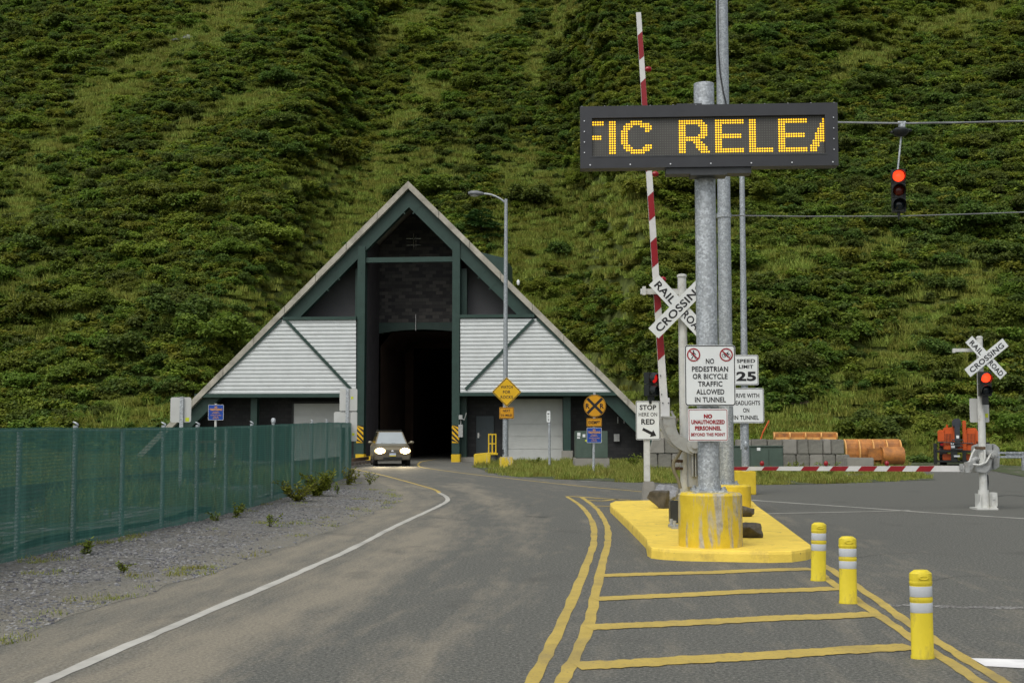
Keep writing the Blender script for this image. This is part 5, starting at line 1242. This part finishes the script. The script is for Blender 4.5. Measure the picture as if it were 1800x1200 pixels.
for x0, x1 in ((1646,1658), (1716,1729)):
    b = MB(); a, c = PY(x0, 800, Yt_+.6), PY(x1, 800, Yt_+.6); r = .56
    pr = [(r*.55, 0), (r*.93, .0), (r, .07), (r, c.x-a.x-.07), (r*.93, c.x-a.x), (r*.55, c.x-a.x)]
    b.lathe((a.x, Yt_+.7, r), pr, 28, (1, 0, 0)); wh = b.build('wheel', RUBBER, mc_, smooth=30)
    b = MB()
    for k in range(18):
        an = 2*math.pi*k/18; cc = Vector(((a.x+c.x)/2, Yt_+.7+math.cos(an)*r, r+math.sin(an)*r)); b.box(cc, (c.x-a.x, .06, .05), rot=Matrix.Rotation(an-math.pi/2, 3, 'X'))
    b.build('tread', RUBBER, wh); b = MB(); b.lathe((a.x-.02, Yt_+.7, r), [(r*.5, 0), (r*.5, c.x-a.x+.04)], 20, (1,0,0)); b.build('rim', MORANGE, wh, smooth=40)
b = MB(); b.cyl(P_(1662, 751, .3), P_(1662, 746, .3), .05, n=8); b.build('beacon', MORANGE, mc_)
b = MB(); pixbox(b, 1655, 779, 1660, 783, Yt_+.0, .1); b.build('tail_lamp', RLENS, mc_)

# ------------------------------------------------------------------ the car
cpos = G(690, 819); CARYAW = R(9)
car = thing('parked_car' if False else 'car', cpos, 'grey green estate car with lit headlights driving out of the tunnel', 'car', rz=CARYAW)
Mc = W[car.name]
class CB(MB):                                   # car parts are modelled in the car's own frame (front towards -y)
    def done(s, name, mats, par=None, **k):
        s.v = [Mc@v for v in s.v]; return s.build(name, mats, par or car, **k)
b = CB(); st = [(-.02,.60,.50,.70), (.03,.76,.36,.84), (.16,.86,.30,.93), (.5,.895,.28,.985), (1.0,.905,.27,1.03), (1.30,.91,.27,1.06), (2.2,.915,.27,1.07), (3.9,.91,.28,1.07), (4.25,.87,.34,1.05), (4.36,.78,.44,1.0)]; prev = None
for y, hw, z0, z1 in st:
    c = .16*min(1, hw); ring = [(-hw+.05, z0), (-hw, z0+.12), (-hw, z1-c), (-hw+.07, z1-.035), (-hw*.7, z1), (0, z1+.02), (hw*.7, z1), (hw-.07, z1-.035), (hw, z1-c), (hw, z0+.12), (hw-.05, z0)]
    ring = [Vector((x, y, z)) for x, z in ring]; n = len(ring)
    if prev:
        for k in range(n): b.poly([prev[k], prev[(k+1) % n], ring[(k+1) % n], ring[k]])
    else: b.poly(ring[::-1])
    prev = ring
b.poly(prev)
# pillars and roof
base = [(-.80,1.16), (.80,1.16), (.82,4.22), (-.82,4.22)]; topq = [(-.60,1.96), (.60,1.96), (.62,4.05), (-.62,4.05)]; zb_, zt_ = 1.04, 1.645
bb = [Vector((x, y, zb_)) for x, y in base]; tt = [Vector((x, y, zt_)) for x, y in topq]
ins = lambda q, f: [p.lerp(sum(q, Vector())/4, f) for p in q]
for k in range(4):
    j = (k+1) % 4; q = [bb[k], bb[j], tt[j], tt[k]]; i_ = ins(q, .10)
    for m_ in range(4): b.poly([q[m_], q[(m_+1) % 4], i_[(m_+1) % 4], i_[m_]])
b.poly(tt+[]); rf = [p+UP*.035 for p in ins(tt, .12)]
for k in range(4): b.poly([tt[k], tt[(k+1) % 4], rf[(k+1) % 4], rf[k]])
b.poly(rf)
body = b.done('body', CARPAINT, smooth=32, merge=True)
for k, (nm, mt) in enumerate((('windscreen', CARGLASS), ('side_window', SIDEGLASS), ('rear_window', SIDEGLASS), ('side_window', SIDEGLASS))):
    j = (k+1) % 4; q = [bb[k], bb[j], tt[j], tt[k]]; i_ = ins(q, .085); nn = (i_[1]-i_[0]).cross(i_[2]-i_[1]).normalized()
    g = CB(); g.poly([p+nn*.006 for p in i_]); g.done(nm, mt)
g = CB(); g.box((-.18,1.235,1.085), (.62,.02,.02), rot=Matrix.Rotation(.05,3,'Y')); g.box((.30,1.235,1.085), (.56,.02,.02), rot=Matrix.Rotation(.05,3,'Y')); g.done('wiper', DARK)
g = CB(); g.box((0,.30,.945), (1.35,.30,.015), rot=Matrix.Rotation(.12,3,'X')); g.done('bonnet', CARPAINT, bevel=.006)
for s in (-1, 1):
    g = CB(); pts = [(s*.36,-.075,.60), (s*.80,-.02,.62), (s*.84,.02,.86), (s*.40,-.06,.84)]; 
    hl_ = lambda rx, rz, y: [Vector((s*.605+rx*math.cos(a), y+.05*abs(math.cos(a))*(1 if math.cos(a)*s > 0 else .2), .735+rz*math.sin(a))) for a in [k*math.pi/12 for k in range(24)]]
    g.prism(hl_(.26, .135, -.085), (0,.14,0)); hd_ = g.done('headlight', LAMP_HALO); g = CB(); g.poly(hl_(.205, .115, -.092)); g.done('bulb_glow', LAMP_ON, hd_)  # lens and hot centre drawn oversize, with a warm rim, as glare
    g = CB(); g.lathe((s*.58,-.015,.43), [(.085,0),(.075,.02),(.001,.03)], 16, (0,-1,0)); g.done('fog_lamp', FOG)
    g = CB(); g.ball((s*1.02,1.30,1.13), (.115,.06,.075), 8); g.box((s*.90,1.31,1.10), (.12,.04,.04)); g.done('mirror', CARPAINT, smooth=50)
    for y in (.82, 3.45):
        g = CB(); g.lathe((s*.90,y,.35), [(.20,0),(.33,0),(.35,.03),(.35,.19),(.33,.22),(.2,.22)], 28, (-s,0,0)); wh = g.done('wheel', RUBBER, smooth=30)
        g = CB(); g.lathe((s*.905,y,.35), [(.21,0),(.20,.02),(.05,.04),(.04,.0)], 20, (-s,0,0)); g.done('rim', CHROME, wh, smooth=40)
    g = CB(); g.box((s*.56,3.0,1.735), (.045,1.9,.035)); 
    for y in (2.15,3.85): g.box((s*.56,y,1.70), (.05,.1,.06))
    g.done('roof_rail', DARK)
g = CB()
for y in (2.3, 2.8, 3.3): g.box((0,y,1.735), (1.1,.05,.03))
g.done('roof_rack_bars', DARK)
g = CB(); g.box((0,-.035,.70), (.66,.04,.17)); gr = g.done('grille', CLAD, bevel=.01)
g = CB(); g.ball((0,-.065,.715), (.075,.015,.05), 8); g.done('emblem', CHROME, gr)
g = CB(); g.prism([Vector(p) for p in ((-.80,.03,.30), (.80,.03,.30), (.84,.03,.56), (-.84,.03,.56))], (0,-.09,0)); bp = g.done('bumper', CLAD, bevel=.03)
g = CB(); g.box((0,-.075,.385), (.9,.02,.10)); g.done('air_intake', DARK, bp)
g = CB(); g.box((0,-.078,.55), (.31,.012,.155)); pl = g.done('number_plate', PLATEW)
g = CB(); g.box((0,-.086,.500), (.31,.006,.05)); g.done('yellow_strip', PLATEY, pl)

for s in (-1, 1):                                # the two headlight beams
    ld = bpy.data.lights.new('headlight_beam', 'SPOT'); ld.energy = 200; ld.spot_size = R(70); ld.spot_blend = .8; ld.color = (1, .78, .45); ld.shadow_soft_size = .1
    lo_ = bpy.data.objects.new('headlight_beam', ld); col.objects.link(lo_); lo_.parent = car; lo_.location = (s*.6, -.16, .73); lo_.rotation_euler = (R(90-12), 0, R(180))

# ------------------------------------------------------------------ green screened fence
FX = [(35,740,0), (133,745,1), (217,756,0), (288,744,1), (348,746,1), (399,748,0), (443,744,1), (481,738,2), (516,744,0), (549,741,1), (575,743,1), (600,744,0)]
def fence_x(y):
    if y <= FEN[0][1]: return FEN[0][0]+(FEN[0][1]-y)*.05*-1
    for (xa, ya), (xb, yb) in zip(FEN, FEN[1:]):
        if ya <= y <= yb: return xa+(xb-xa)*(y-ya)/(yb-ya)
    return FEN[-1][0]
def fence_at(px):
    lo, hi = 9.0, 46.0
    for _ in range(50):
        m_ = (lo+hi)/2
        if to_px((fence_x(m_), m_, 1))[0] < px: lo = m_
        else: hi = m_
    return lo
fy = [12.6, 10.6, 8.6][::-1]+[fence_at(p[0]) for p in FX]
fn = thing('fence', (fence_x(15), 15, .07), 'long chain fence wrapped in green mesh screen along the gravel shoulder', 'fence')
ftop = lambda y: PY(0, 0, 1).z*0 + (1.78+.22*sst(18, 44, y))+.018*mn.noise(Vector((y*.6, 1, 1)))
def scr_pt(u, v):
    y = 7.0+(45.2-7.0)*u; x = fence_x(y); sag = .05*math.sin(y*5.3)*math.sin(3.1*v)+.03*mn.noise(Vector((y*2.3, v*.8, 2)))
    return Vector((x+sag*.5+.085, y, .05+(ftop(y)-.05)*v))
b = MB(); b.grid(scr_pt, 330, 12); b.build('mesh_screen', FABRIC, fn, smooth=80)
for k, y in enumerate(fy):
    x = fence_x(y); b = MB(); kind = (0, 1, 0)[k % 3] if k < 3 else FX[k-3][2]
    top_ = ftop(y)+(.035 if kind else -.05); b.tube([(x-.02, y, 0), (x-.02, y, top_)], .038, 10)
    if kind == 1: b.tube([(x-.02+.035*math.cos(a), y+.02*math.sin(a), top_+.0+.05*math.sin(a*.5)) for a in [i*math.pi/4 for i in range(9)]], .012, 6)
    if kind == 2: b.lathe((x-.02, y, top_), [(.05, 0), (.06, .06), (.04, .11), (.005, .12)], 10)
    b.build('post', GALV, fn, smooth=50)
b = MB(); b.tube([(fence_x(y)-.02, y, ftop(y)-.04) for y in [7+.5*k for k in range(77)]], .016, 6); b.build('top_rail', GALV, fn, smooth=60)
# railway behind the fence
rt = thing('railway_track', (-11, 30, .2), 'railway track half hidden behind the green mesh fence', 'railway track')
def track(y): return -11.2+3.2*sst(30, 66, y)
for s in (-1, 1):
    b = MB(); q = [(track(y)+s*.72, y, .33) for y in [2+1.5*k for k in range(42)]]
    for (x0, y0, z0), (x1, y1, z1) in zip(q, q[1:]): b.hexa([(x0-.035,y0,.24), (x0+.035,y0,.24), (x1+.035,y1,.24), (x1-.035,y1,.24), (x0-.035,y0,.40), (x0+.035,y0,.40), (x1+.035,y1,.40), (x1-.035,y1,.40)])
    b.build('rail', RUST, rt)
b = MB()
for k in range(78): y = 4+.75*k; b.box((track(y), y, .18), (2.5, .22, .14))
b.build('sleepers', WOOD, rt)
# orange frame seen through the mesh
Yo = 45.0; o_ = thing('barricade', (PY(375, 800, Yo).x, Yo, .1), 'faint rusty barricade frame standing behind the green mesh', 'barricade')
b = MB()
for y in (776, 806): a, c = PY(335, y, Yo), PY(413, y, Yo); b.box((a+c)/2, (c.x-a.x, .06, .10))
for x in (337, 362, 387, 411): a, c = PY(x, 774, Yo), PY(x, 808, Yo); b.box((a+c)/2, (.09, .055, a.z-c.z))
b.build('frame', RUST, o_)
b = MB()
for x in (345, 405): a, c = PY(x, 808, Yo), PY(x, 836, Yo); b.box((a+c)/2, (.07, .3, max(.3, a.z-.08)))
b.build('legs', RUST, o_)
# ------------------------------------------------------------------ vegetation
def leaf(b, c, n, up, L_, w):
    s = n.cross(up).normalized()*w/2; u = up*L_
    b.poly([c-s*.2, c+u*.4+s, c+u, c+u*.4-s])
def rdir(rr): 
    while True:
        v = Vector((rr.uniform(-1,1), rr.uniform(-1,1), rr.uniform(-1,1)))
        if .05 < v.length < 1: return v.normalized()
def shrub_mesh(seed, Rr, H, n, ls):
    rr = random.Random(seed); b = MB(); lob = []
    for k in range(rr.randint(9, 13)):
        a = rr.uniform(0, 6.283); d = Rr*math.sqrt(rr.uniform(0, .8)); h = H*rr.uniform(.30, .86)*(1-.4*(d/Rr)**2)
        lob.append((Vector((d*math.cos(a), d*math.sin(a), h)), Rr*rr.uniform(.24, .42)))
    for k in range(n):
        c, r = rr.choice(lob); d = rdir(rr)
        if d.z < -.35: d.z *= -.6
        p = c+Vector((d.x*r, d.y*r, d.z*r*.75))*(rr.uniform(.55, 1.08))
        # a sprig: three or four leaves around one twig tip
        ax = (d+UP*.5+rdir(rr)*.6).normalized()
        for q in range(3):
            n_ = (UP*.9+d*.6+rdir(rr)*.75).normalized(); u = (ax+rdir(rr)*.9); u = (u-n_*u.dot(n_)).normalized()
            leaf(b, p+rdir(rr)*ls*.4, n_, u, ls*rr.uniform(.7, 1.25), ls*rr.uniform(.5, .85))
    return b
def tuft_mesh(seed, n, h, w, spread, flowers=0):
    rr = random.Random(seed); b = MB()
    for k in range(n):
        a, d = rr.uniform(0, 6.283), spread*math.sqrt(rr.random()); p = Vector((d*math.cos(a), d*math.sin(a), -.03)); an = rr.uniform(0, 6.283)
        s = Vector((math.cos(an), math.sin(an), 0))*w/2; lean = Vector((rr.uniform(-1,1), rr.uniform(-1,1), 0))*h*.45; hh = h*rr.uniform(.55, 1.15)
        m_ = p+lean*.35+UP*hh*.6; t = p+lean+UP*hh
        b.poly([p-s, p+s, m_+s*.7, m_-s*.7]); b.poly([m_-s*.7, m_+s*.7, t])
    return b
SPEC = [(11, 1.5, 1.35, 1150, .20), (12, 1.9, 1.6, 1600, .21), (13, 1.2, 1.15, 850, .19), (14, 2.2, 1.8, 2100, .22), (15, .95, .95, 560, .18), (16, 1.55, 1.9, 1350, .21)]
KINDS = [(LEAF_A, 'mid green leafy shrub on the steep hillside', 'mid green shrubs covering the slope'), (LEAF_B, 'dark green dense shrub on the steep hillside', 'dark green shrubs covering the slope'), (LEAF_C, 'bright yellow green shrub on the steep hillside', 'yellow green shrubs covering the slope')]
# positions over the slope
pts = []; rv = random.Random(21); cells = {}
for _ in range(95000):
    py_ = 66+106*math.sqrt(rv.random())*1.0 if rv.random() < .6 else rv.uniform(66, 172)
    half = py_*.46+6; px_ = rv.uniform(-half, half)
    h = hill(px_, py_)
    if h < -.06 or py_-foot(px_) < 1.0: continue
    u = (Vector((px_, py_, 0))-PO).dot(PU); v_ = (Vector((px_, py_, 0))-PO).dot(PN)
    if abs(u-UA) < max(0, ZA-h)+2.2 and -2 < v_ < 41: continue       # inside the portal roof
    qx, qy = to_px((px_, py_, h+1))
    if qy < -140: continue
    g = grassy(qx, qy)
    if g and rv.random() > .16: continue
    sc = (rv.uniform(.42, .8) if rv.random() < .82 else rv.uniform(.8, 1.3))*(.55 if g else 1)
    if py_-foot(px_) < 8: sc *= .72
    sp_ = (.92+.004*(py_-66))*(.42+.55*sc); ck = (int(px_/3), int(py_/3)); bad = False
    for i in (-1, 0, 1):
        for j in (-1, 0, 1):
            for q in cells.get((ck[0]+i, ck[1]+j), ()):
                if (q[0]-px_)**2+(q[1]-py_)**2 < sp_*sp_: bad = True
    if bad: continue
    p = (px_, py_, h-.25, sc, rv.uniform(0, 6.283), rv.randrange(6)); cells.setdefault(ck, []).append(p); pts.append(p)
def kind_at(x, y):
    a = mn.noise(Vector((x*.05+3, y*.05, 11))) + rv.uniform(-.35, .35)
    return 1 if a < -.12 else (2 if a > .34 else 0)
pts = [p+(kind_at(p[0], p[1]),) for p in pts]
def inview(p):
    qx, qy = to_px((p[0], p[1], p[2]+1)); return -60 < qx < 1860 and qy > -60
near = sorted([p for p in pts if inview(p)], key=lambda p: p[1])[:300]; ns = set(id(p) for p in near)
rest = [p for p in pts if id(p) not in ns]
meshes = {}
for k, sp_ in enumerate(SPEC):
    b = shrub_mesh(*sp_)
    for m_, (mt, lab, grp) in enumerate(KINDS):
        o = b.build('shrub', mt); meshes[k, m_] = o.data; bpy.data.objects.remove(o)
for x, y, z, s, rz, k, m_ in near:
    o = bpy.data.objects.new('shrub', meshes[k, m_]); col.objects.link(o); o.location = (x, y, z); o.scale = (s, s, s*rv.uniform(.85, 1.15)); o.rotation_euler = (R(8), 0, rz)
    tag(o, KINDS[m_][1], 'shrub', KINDS[m_][2])
def scatter(name, meshlist, rows, kind='stuff'):
    """one object: rows of (x, y, z, scale, rot, mesh index) instanced with geometry nodes on its own points"""
    me = bpy.data.meshes.new(name); me.from_pydata([r[:3] for r in rows], [], [])
    for nm, tp, i in (('sc', 'FLOAT', 3), ('rz', 'FLOAT', 4), ('ix', 'INT', 5)):
        a = me.attributes.new(nm, tp, 'POINT'); a.data.foreach_set('value', [r[i] for r in rows])
    o = bpy.data.objects.new(name, me); col.objects.link(o); o['kind'] = kind
    srcs = []
    for m_ in meshlist:
        s = bpy.data.objects.new('source', m_); srcs.append(s)
    ng = bpy.data.node_groups.new(name, 'GeometryNodeTree'); ng.interface.new_socket('Geometry', in_out='INPUT', socket_type='NodeSocketGeometry'); ng.interface.new_socket('Geometry', in_out='OUTPUT', socket_type='NodeSocketGeometry')
    N, L = ng.nodes, ng.links; gi, go = N.new('NodeGroupInput'), N.new('NodeGroupOutput'); prev = gi.outputs[0]
    def named(nm, tp):
        a = N.new('GeometryNodeInputNamedAttribute'); a.data_type = tp; a.inputs['Name'].default_value = nm
        return next(s for s in a.outputs if s.enabled and s.name == 'Attribute')
    jn = N.new('GeometryNodeJoinGeometry')
    for k, s in enumerate(srcs):
        sel = N.new('FunctionNodeCompare'); sel.data_type = 'INT'; sel.operation = 'EQUAL'
        ins_ = [i for i in sel.inputs if i.enabled and i.name in ('A', 'B')]; L.new(named('ix', 'INT'), ins_[0]); ins_[1].default_value = k
        oi = N.new('GeometryNodeObjectInfo'); oi.inputs['Object'].default_value = s; oi.inputs['As Instance'].default_value = False
        ip = N.new('GeometryNodeInstanceOnPoints'); L.new(gi.outputs[0], ip.inputs['Points']); L.new(sel.outputs[0], ip.inputs['Selection']); L.new(oi.outputs['Geometry'], ip.inputs['Instance'])
        cx_ = N.new('ShaderNodeCombineXYZ'); L.new(named('rz', 'FLOAT'), cx_.inputs['Z']); L.new(cx_.outputs[0], ip.inputs['Rotation'])
        L.new(named('sc', 'FLOAT'), ip.inputs['Scale']); L.new(ip.outputs[0], jn.inputs[0])
    L.new(jn.outputs[0], go.inputs[0])
    md = o.modifiers.new('scatter', 'NODES'); md.node_group = ng
    return o
ml = [meshes[k, m_] for m_ in range(3) for k in range(6)]
scatter('distant_brush', ml, [(x, y, z, s, rz, m_*6+k) for x, y, z, s, rz, k, m_ in rest])
# low growth under and between the shrubs, and grass on the open strips
low = []; 
for k in range(3):
    for mt in (LEAF_A, LEAF_B, LEAF_C): o = shrub_mesh(31+k, .9, .5, 230, .18).build('low', mt); low.append(o.data); bpy.data.objects.remove(o)
gr = []
for k in range(3): o = tuft_mesh(41+k, 210, .42, .060, .80).build('tuft', GRASS); gr.append(o.data); bpy.data.objects.remove(o)
rows_l, rows_g = [], []
for _ in range(78000):
    py_ = rv.uniform(64, 172); half = py_*.45+4
    if rv.random() > half/82: continue
    px_ = rv.uniform(-half, half); h = hill(px_, py_)
    if h < -.11: continue
    u = (Vector((px_, py_, 0))-PO).dot(PU); v_ = (Vector((px_, py_, 0))-PO).dot(PN)
    if abs(u-UA) < max(0, ZA-h)+.9 and -2 < v_ < 41: continue
    qx, qy = to_px((px_, py_, h))
    if qy < -90: continue
    if grassy(qx, qy) or (py_-foot(px_) < 3 and rv.random() < .6):
        rows_g.append((px_, py_, h-.05, rv.uniform(.6, 1.3), rv.uniform(0, 6.283), rv.randrange(3)))
        if rv.random() < .2: rows_l.append((px_, py_, h-.1, rv.uniform(.4, .9), rv.uniform(0, 6.283), rv.choice((0, 2, 3, 5, 6, 8))))
    elif rv.random() < .5: rows_l.append((px_, py_, h-.05, rv.uniform(.7, 1.4), rv.uniform(0, 6.283), rv.randrange(9)))
scatter('hillside_undergrowth', low, rows_l); scatter('hillside_grass', gr, rows_g)

# the one spreading evergreen beside the portal roof, a round bush above it
ev = hill_hit(846, 425); et = thing('evergreen_tree', ev, 'dark spreading evergreen with layered branches just right of the portal roof ridge', 'evergreen')
b = MB(); rr = random.Random(5); base = Vector(ev)
for k in range(44):
    t = k/44; a = rr.uniform(0, 6.283); ln = 2.9*(1-.6*t)*rr.uniform(.7, 1.1); z0 = .2+2.9*t
    for q in range(80):
        f = rr.uniform(.15, 1); wd = .60*(1-.4*f); o_ = rr.uniform(-wd, wd); p = base+Vector((math.cos(a)*ln*f-math.sin(a)*o_, math.sin(a)*ln*f+math.cos(a)*o_, z0-.35*f*f+rr.uniform(-.08, .08)))
        d = (Vector((math.cos(a), math.sin(a), -.2))+rdir(rr)*.7).normalized(); n_ = (UP+rdir(rr)*.4).normalized(); d = (d-n_*d.dot(n_)).normalized(); leaf(b, p, n_, d, .36, .17)
b.build('crown', NEEDLE, et)
b = MB(); b.cyl(base-UP*.3, base+UP*2.9, .14, .03, 8); b.build('trunk', BARK, et)
for (px_, py_, s, lab, mt, k) in ((930, 350, 1.35, 'round dark bush on the grassy slope right of the street lamp head', LEAF_B, 1), (985, 440, .9, 'low olive bush on the open grass above the portal roof right side', LEAF_B, 2), (1320, 350, 1.2, 'pale mounded bush behind the slim sign pole', LEAF_A, 3)):
    p = hill_hit(px_, py_+12)
    o = bpy.data.objects.new('bush', shrub_mesh(70+k, 1.7, 1.9, 1000, .24).build('bush', mt).data); bpy.data.objects.remove([q for q in bpy.data.objects if q.data == o.data and q is not o][0]); col.objects.link(o); o.location = p-UP*.2; o.scale = (s, s, s); tag(o, lab, 'bush')
# rock outcrops on the slope
for (px_, py_, sx, sz, mt, lab, sd) in ((327, 72, 1.7, .7, ROCKG, 'pale rock outcrop high on the slope at upper left', 51), (162, 66, 1.1, .5, ROCKG, 'small pale rock high on the slope near the left corner', 52), (1388, 712, 1.5, .7, ROCKB, 'bare brown rock face low on the slope behind the speed signs', 53), (985, 525, .8, .6, ROCKG, 'small grey rock on the slope right of the portal roof', 54)):
    p = hill_hit(px_, py_); rock('rock_outcrop', (p.x, p.y), (sx, sx*.7, sz), mt, lab, sd, p.z-.5)
# verge grass, shoulder weeds, stones
def inside(x, y, poly):
    c = False; n = len(poly)
    for i in range(n):
        (x0, y0), (x1, y1) = poly[i], poly[i-1]
        if (y0 > y) != (y1 > y) and x < (x1-x0)*(y-y0)/(y1-y0)+x0: c = not c
    return c
vg = []
for k, (h, w, sp_) in enumerate(((.16, .018, .28), (.27, .020, .25), (.11, .016, .3))): o = tuft_mesh(81+k, 60, h, w, sp_).build('tuft', VGRASS); vg.append(o.data); bpy.data.objects.remove(o)
VP, FP = gl(VERGE), gl(FAR); rows = []
x0, x1, y0, y1 = min(p[0] for p in VP), max(p[0] for p in VP), min(p[1] for p in VP), max(p[1] for p in VP)
for _ in range(7500):
    x, y = rv.uniform(x0, x1), rv.uniform(y0, y1)
    if not inside(x, y, VP): continue
    nz = mn.noise(Vector((x*.5, y*.5, 3)))
    if nz < -.08: continue
    edge_ = to_px((x, y, 0))[1]
    rows.append((x, y, .0, rv.uniform(.6, 1.3)*(1.0+nz*.5), rv.uniform(0, 6.283), rv.choice((0, 0, 1, 2))))
for _ in range(9000):
    x, y = rv.uniform(12, 40), rv.uniform(56, 72)
    if not inside(x, y, FP) or (abs(x-oc.x) < 2.6 and y < 67): continue
    rows.append((x, y, .0, rv.uniform(.8, 1.7), rv.uniform(0, 6.283), rv.choice((0, 1, 1))))
scatter('verge_grass', vg, rows)
# grass behind the fence towards the slope
rows = []
for _ in range(9000):
    y = rv.uniform(14, 76); x = fence_x(min(y, 44))-.6-rv.random()**1.3*32
    if y > 46 and x > -9-.35*(y-46): continue
    if y < 26 and x > -10.5 and mn.noise(Vector((x*.3, y*.3, 2))) < .25: continue
    if abs(x-track(min(y, 66))) < 1.5 or mn.noise(Vector((x*.18, y*.18, 8))) < -.05: continue
    rows.append((x, y, .12, rv.uniform(1.0, 2.4), rv.uniform(0, 6.283), rv.randrange(3)))
scatter('trackside_grass', vg, rows)
# gravel stones scattered on the shoulder
st_ = []
for k in range(3):
    b = MB(); b.ball((0,0,0), 1, 5); rr = random.Random(k)
    for v in b.v: v *= 1+.35*mn.noise(v*1.3+Vector((k*5, 0, 0))); v.z *= .65
    o = b.build('stone', (ROCKG, M('stone_dark', (.09,.09,.10), .4, 3, .9), M('stone_light', (.24,.24,.235), .3, 3, .9))[k], merge=True); st_.append(o.data); bpy.data.objects.remove(o)
rows = []
for _ in range(15000):
    u, v = rv.random()**.8, rv.random(); p = shoulder(u, v)
    if mn.noise(p*.8) < -.15 and rv.random() < .7: continue
    if p.y > 36: continue
    rows.append((p.x, p.y, p.z, rv.uniform(.006, .022)*(1.6 if rv.random() < .06 else 1), rv.uniform(0, 6.283), rv.randrange(3)))
scatter('loose_stones', st_, rows)
sg = []
for k in range(2): o = tuft_mesh(91+k, 30, .07, .009, .12).build('tuft', VGRASS); sg.append(o.data); bpy.data.objects.remove(o)
rows = []
for _ in range(2600):
    u, v = rv.random(), rv.random(); p = shoulder(u, v); nz = mn.noise(p*.9+Vector((4,4,0)))
    if nz > .30 and rv.random() < .7 or v < .10 and rv.random() < .10: rows.append((p.x, p.y, p.z, rv.uniform(.5, 1.5), rv.uniform(0, 6.283), rv.randrange(2)))
scatter('shoulder_grass', sg, rows)
def weed(px_, py_, h, w, n, label):
    p = G(px_, py_, .05); b = MB(); rr = random.Random(int(px_)); t = thing('weed_plant', p, label, 'weed')
    stems = MB()
    for k in range(max(3, n//14)):
        tip = p+Vector((rr.uniform(-w, w), rr.uniform(-w*.6, w*.6), h*rr.uniform(.6, 1.05))); stems.tube([p+Vector((rr.uniform(-.08,.08)*w, 0, -.03)), p.lerp(tip, .5)+UP*.04, tip], .006, 4)
        for q in range(26):
            f = rr.uniform(.1, 1.02); c = p.lerp(tip, f); d = (rdir(rr)+UP*.3).normalized(); n_ = (UP+rdir(rr)*.8).normalized(); d = (d-n_*d.dot(n_)).normalized(); leaf(b, c+d*.01, n_, d, h*.16*rr.uniform(.7,1.3)+.03, h*.06+.016)
    b.build('foliage', LEAF_C, t); stems.build('stems', BARK, t)
for a in ((524,882,.50,.55,260,'leafy weed clump at the fence foot, left of the tallest one'), (556,872,.62,.5,340,'tallest leafy weed clump against the green fence'), (575,862,.5,.3,120,'small weeds between the tallest clump and the fence end'), (613,852,.5,.4,150,'weed clump at the foot of the perforated post'), (650,850,.34,.3,80,'isolated pale weed on the road edge near the car'), (594,868,.3,.15,50,'thin low weed on the gravel by the fence end'),
          (415,910,.26,.22,90,'rounded green weed tuft below the fence near its middle'), (378,916,.18,.16,60,'small weed beside the rounded tuft at the fence foot'), (151,976,.22,.09,60,'upright yellow green weed at the fence foot on the left'), (218,1002,.10,.13,60,'low green weed on the gravel near the left edge'), (475,924,.2,.25,60,'sparse weed in the middle of the gravel shoulder'),
          (1115,822,.7,.35,120,'tall weed on the verge left of the stop sign post'), (940,818,.45,.3,90,'dark leafy weed in the verge before the shutter'), (1395,832,.5,.4,120,'leafy weed in front of the lower concrete blocks'), (1455,838,.5,.4,120,'leafy weed on the verge in front of the orange plow'), (1345,840,.45,.35,110,'leafy weed on the verge below the green cabinet')):
    weed(*a)
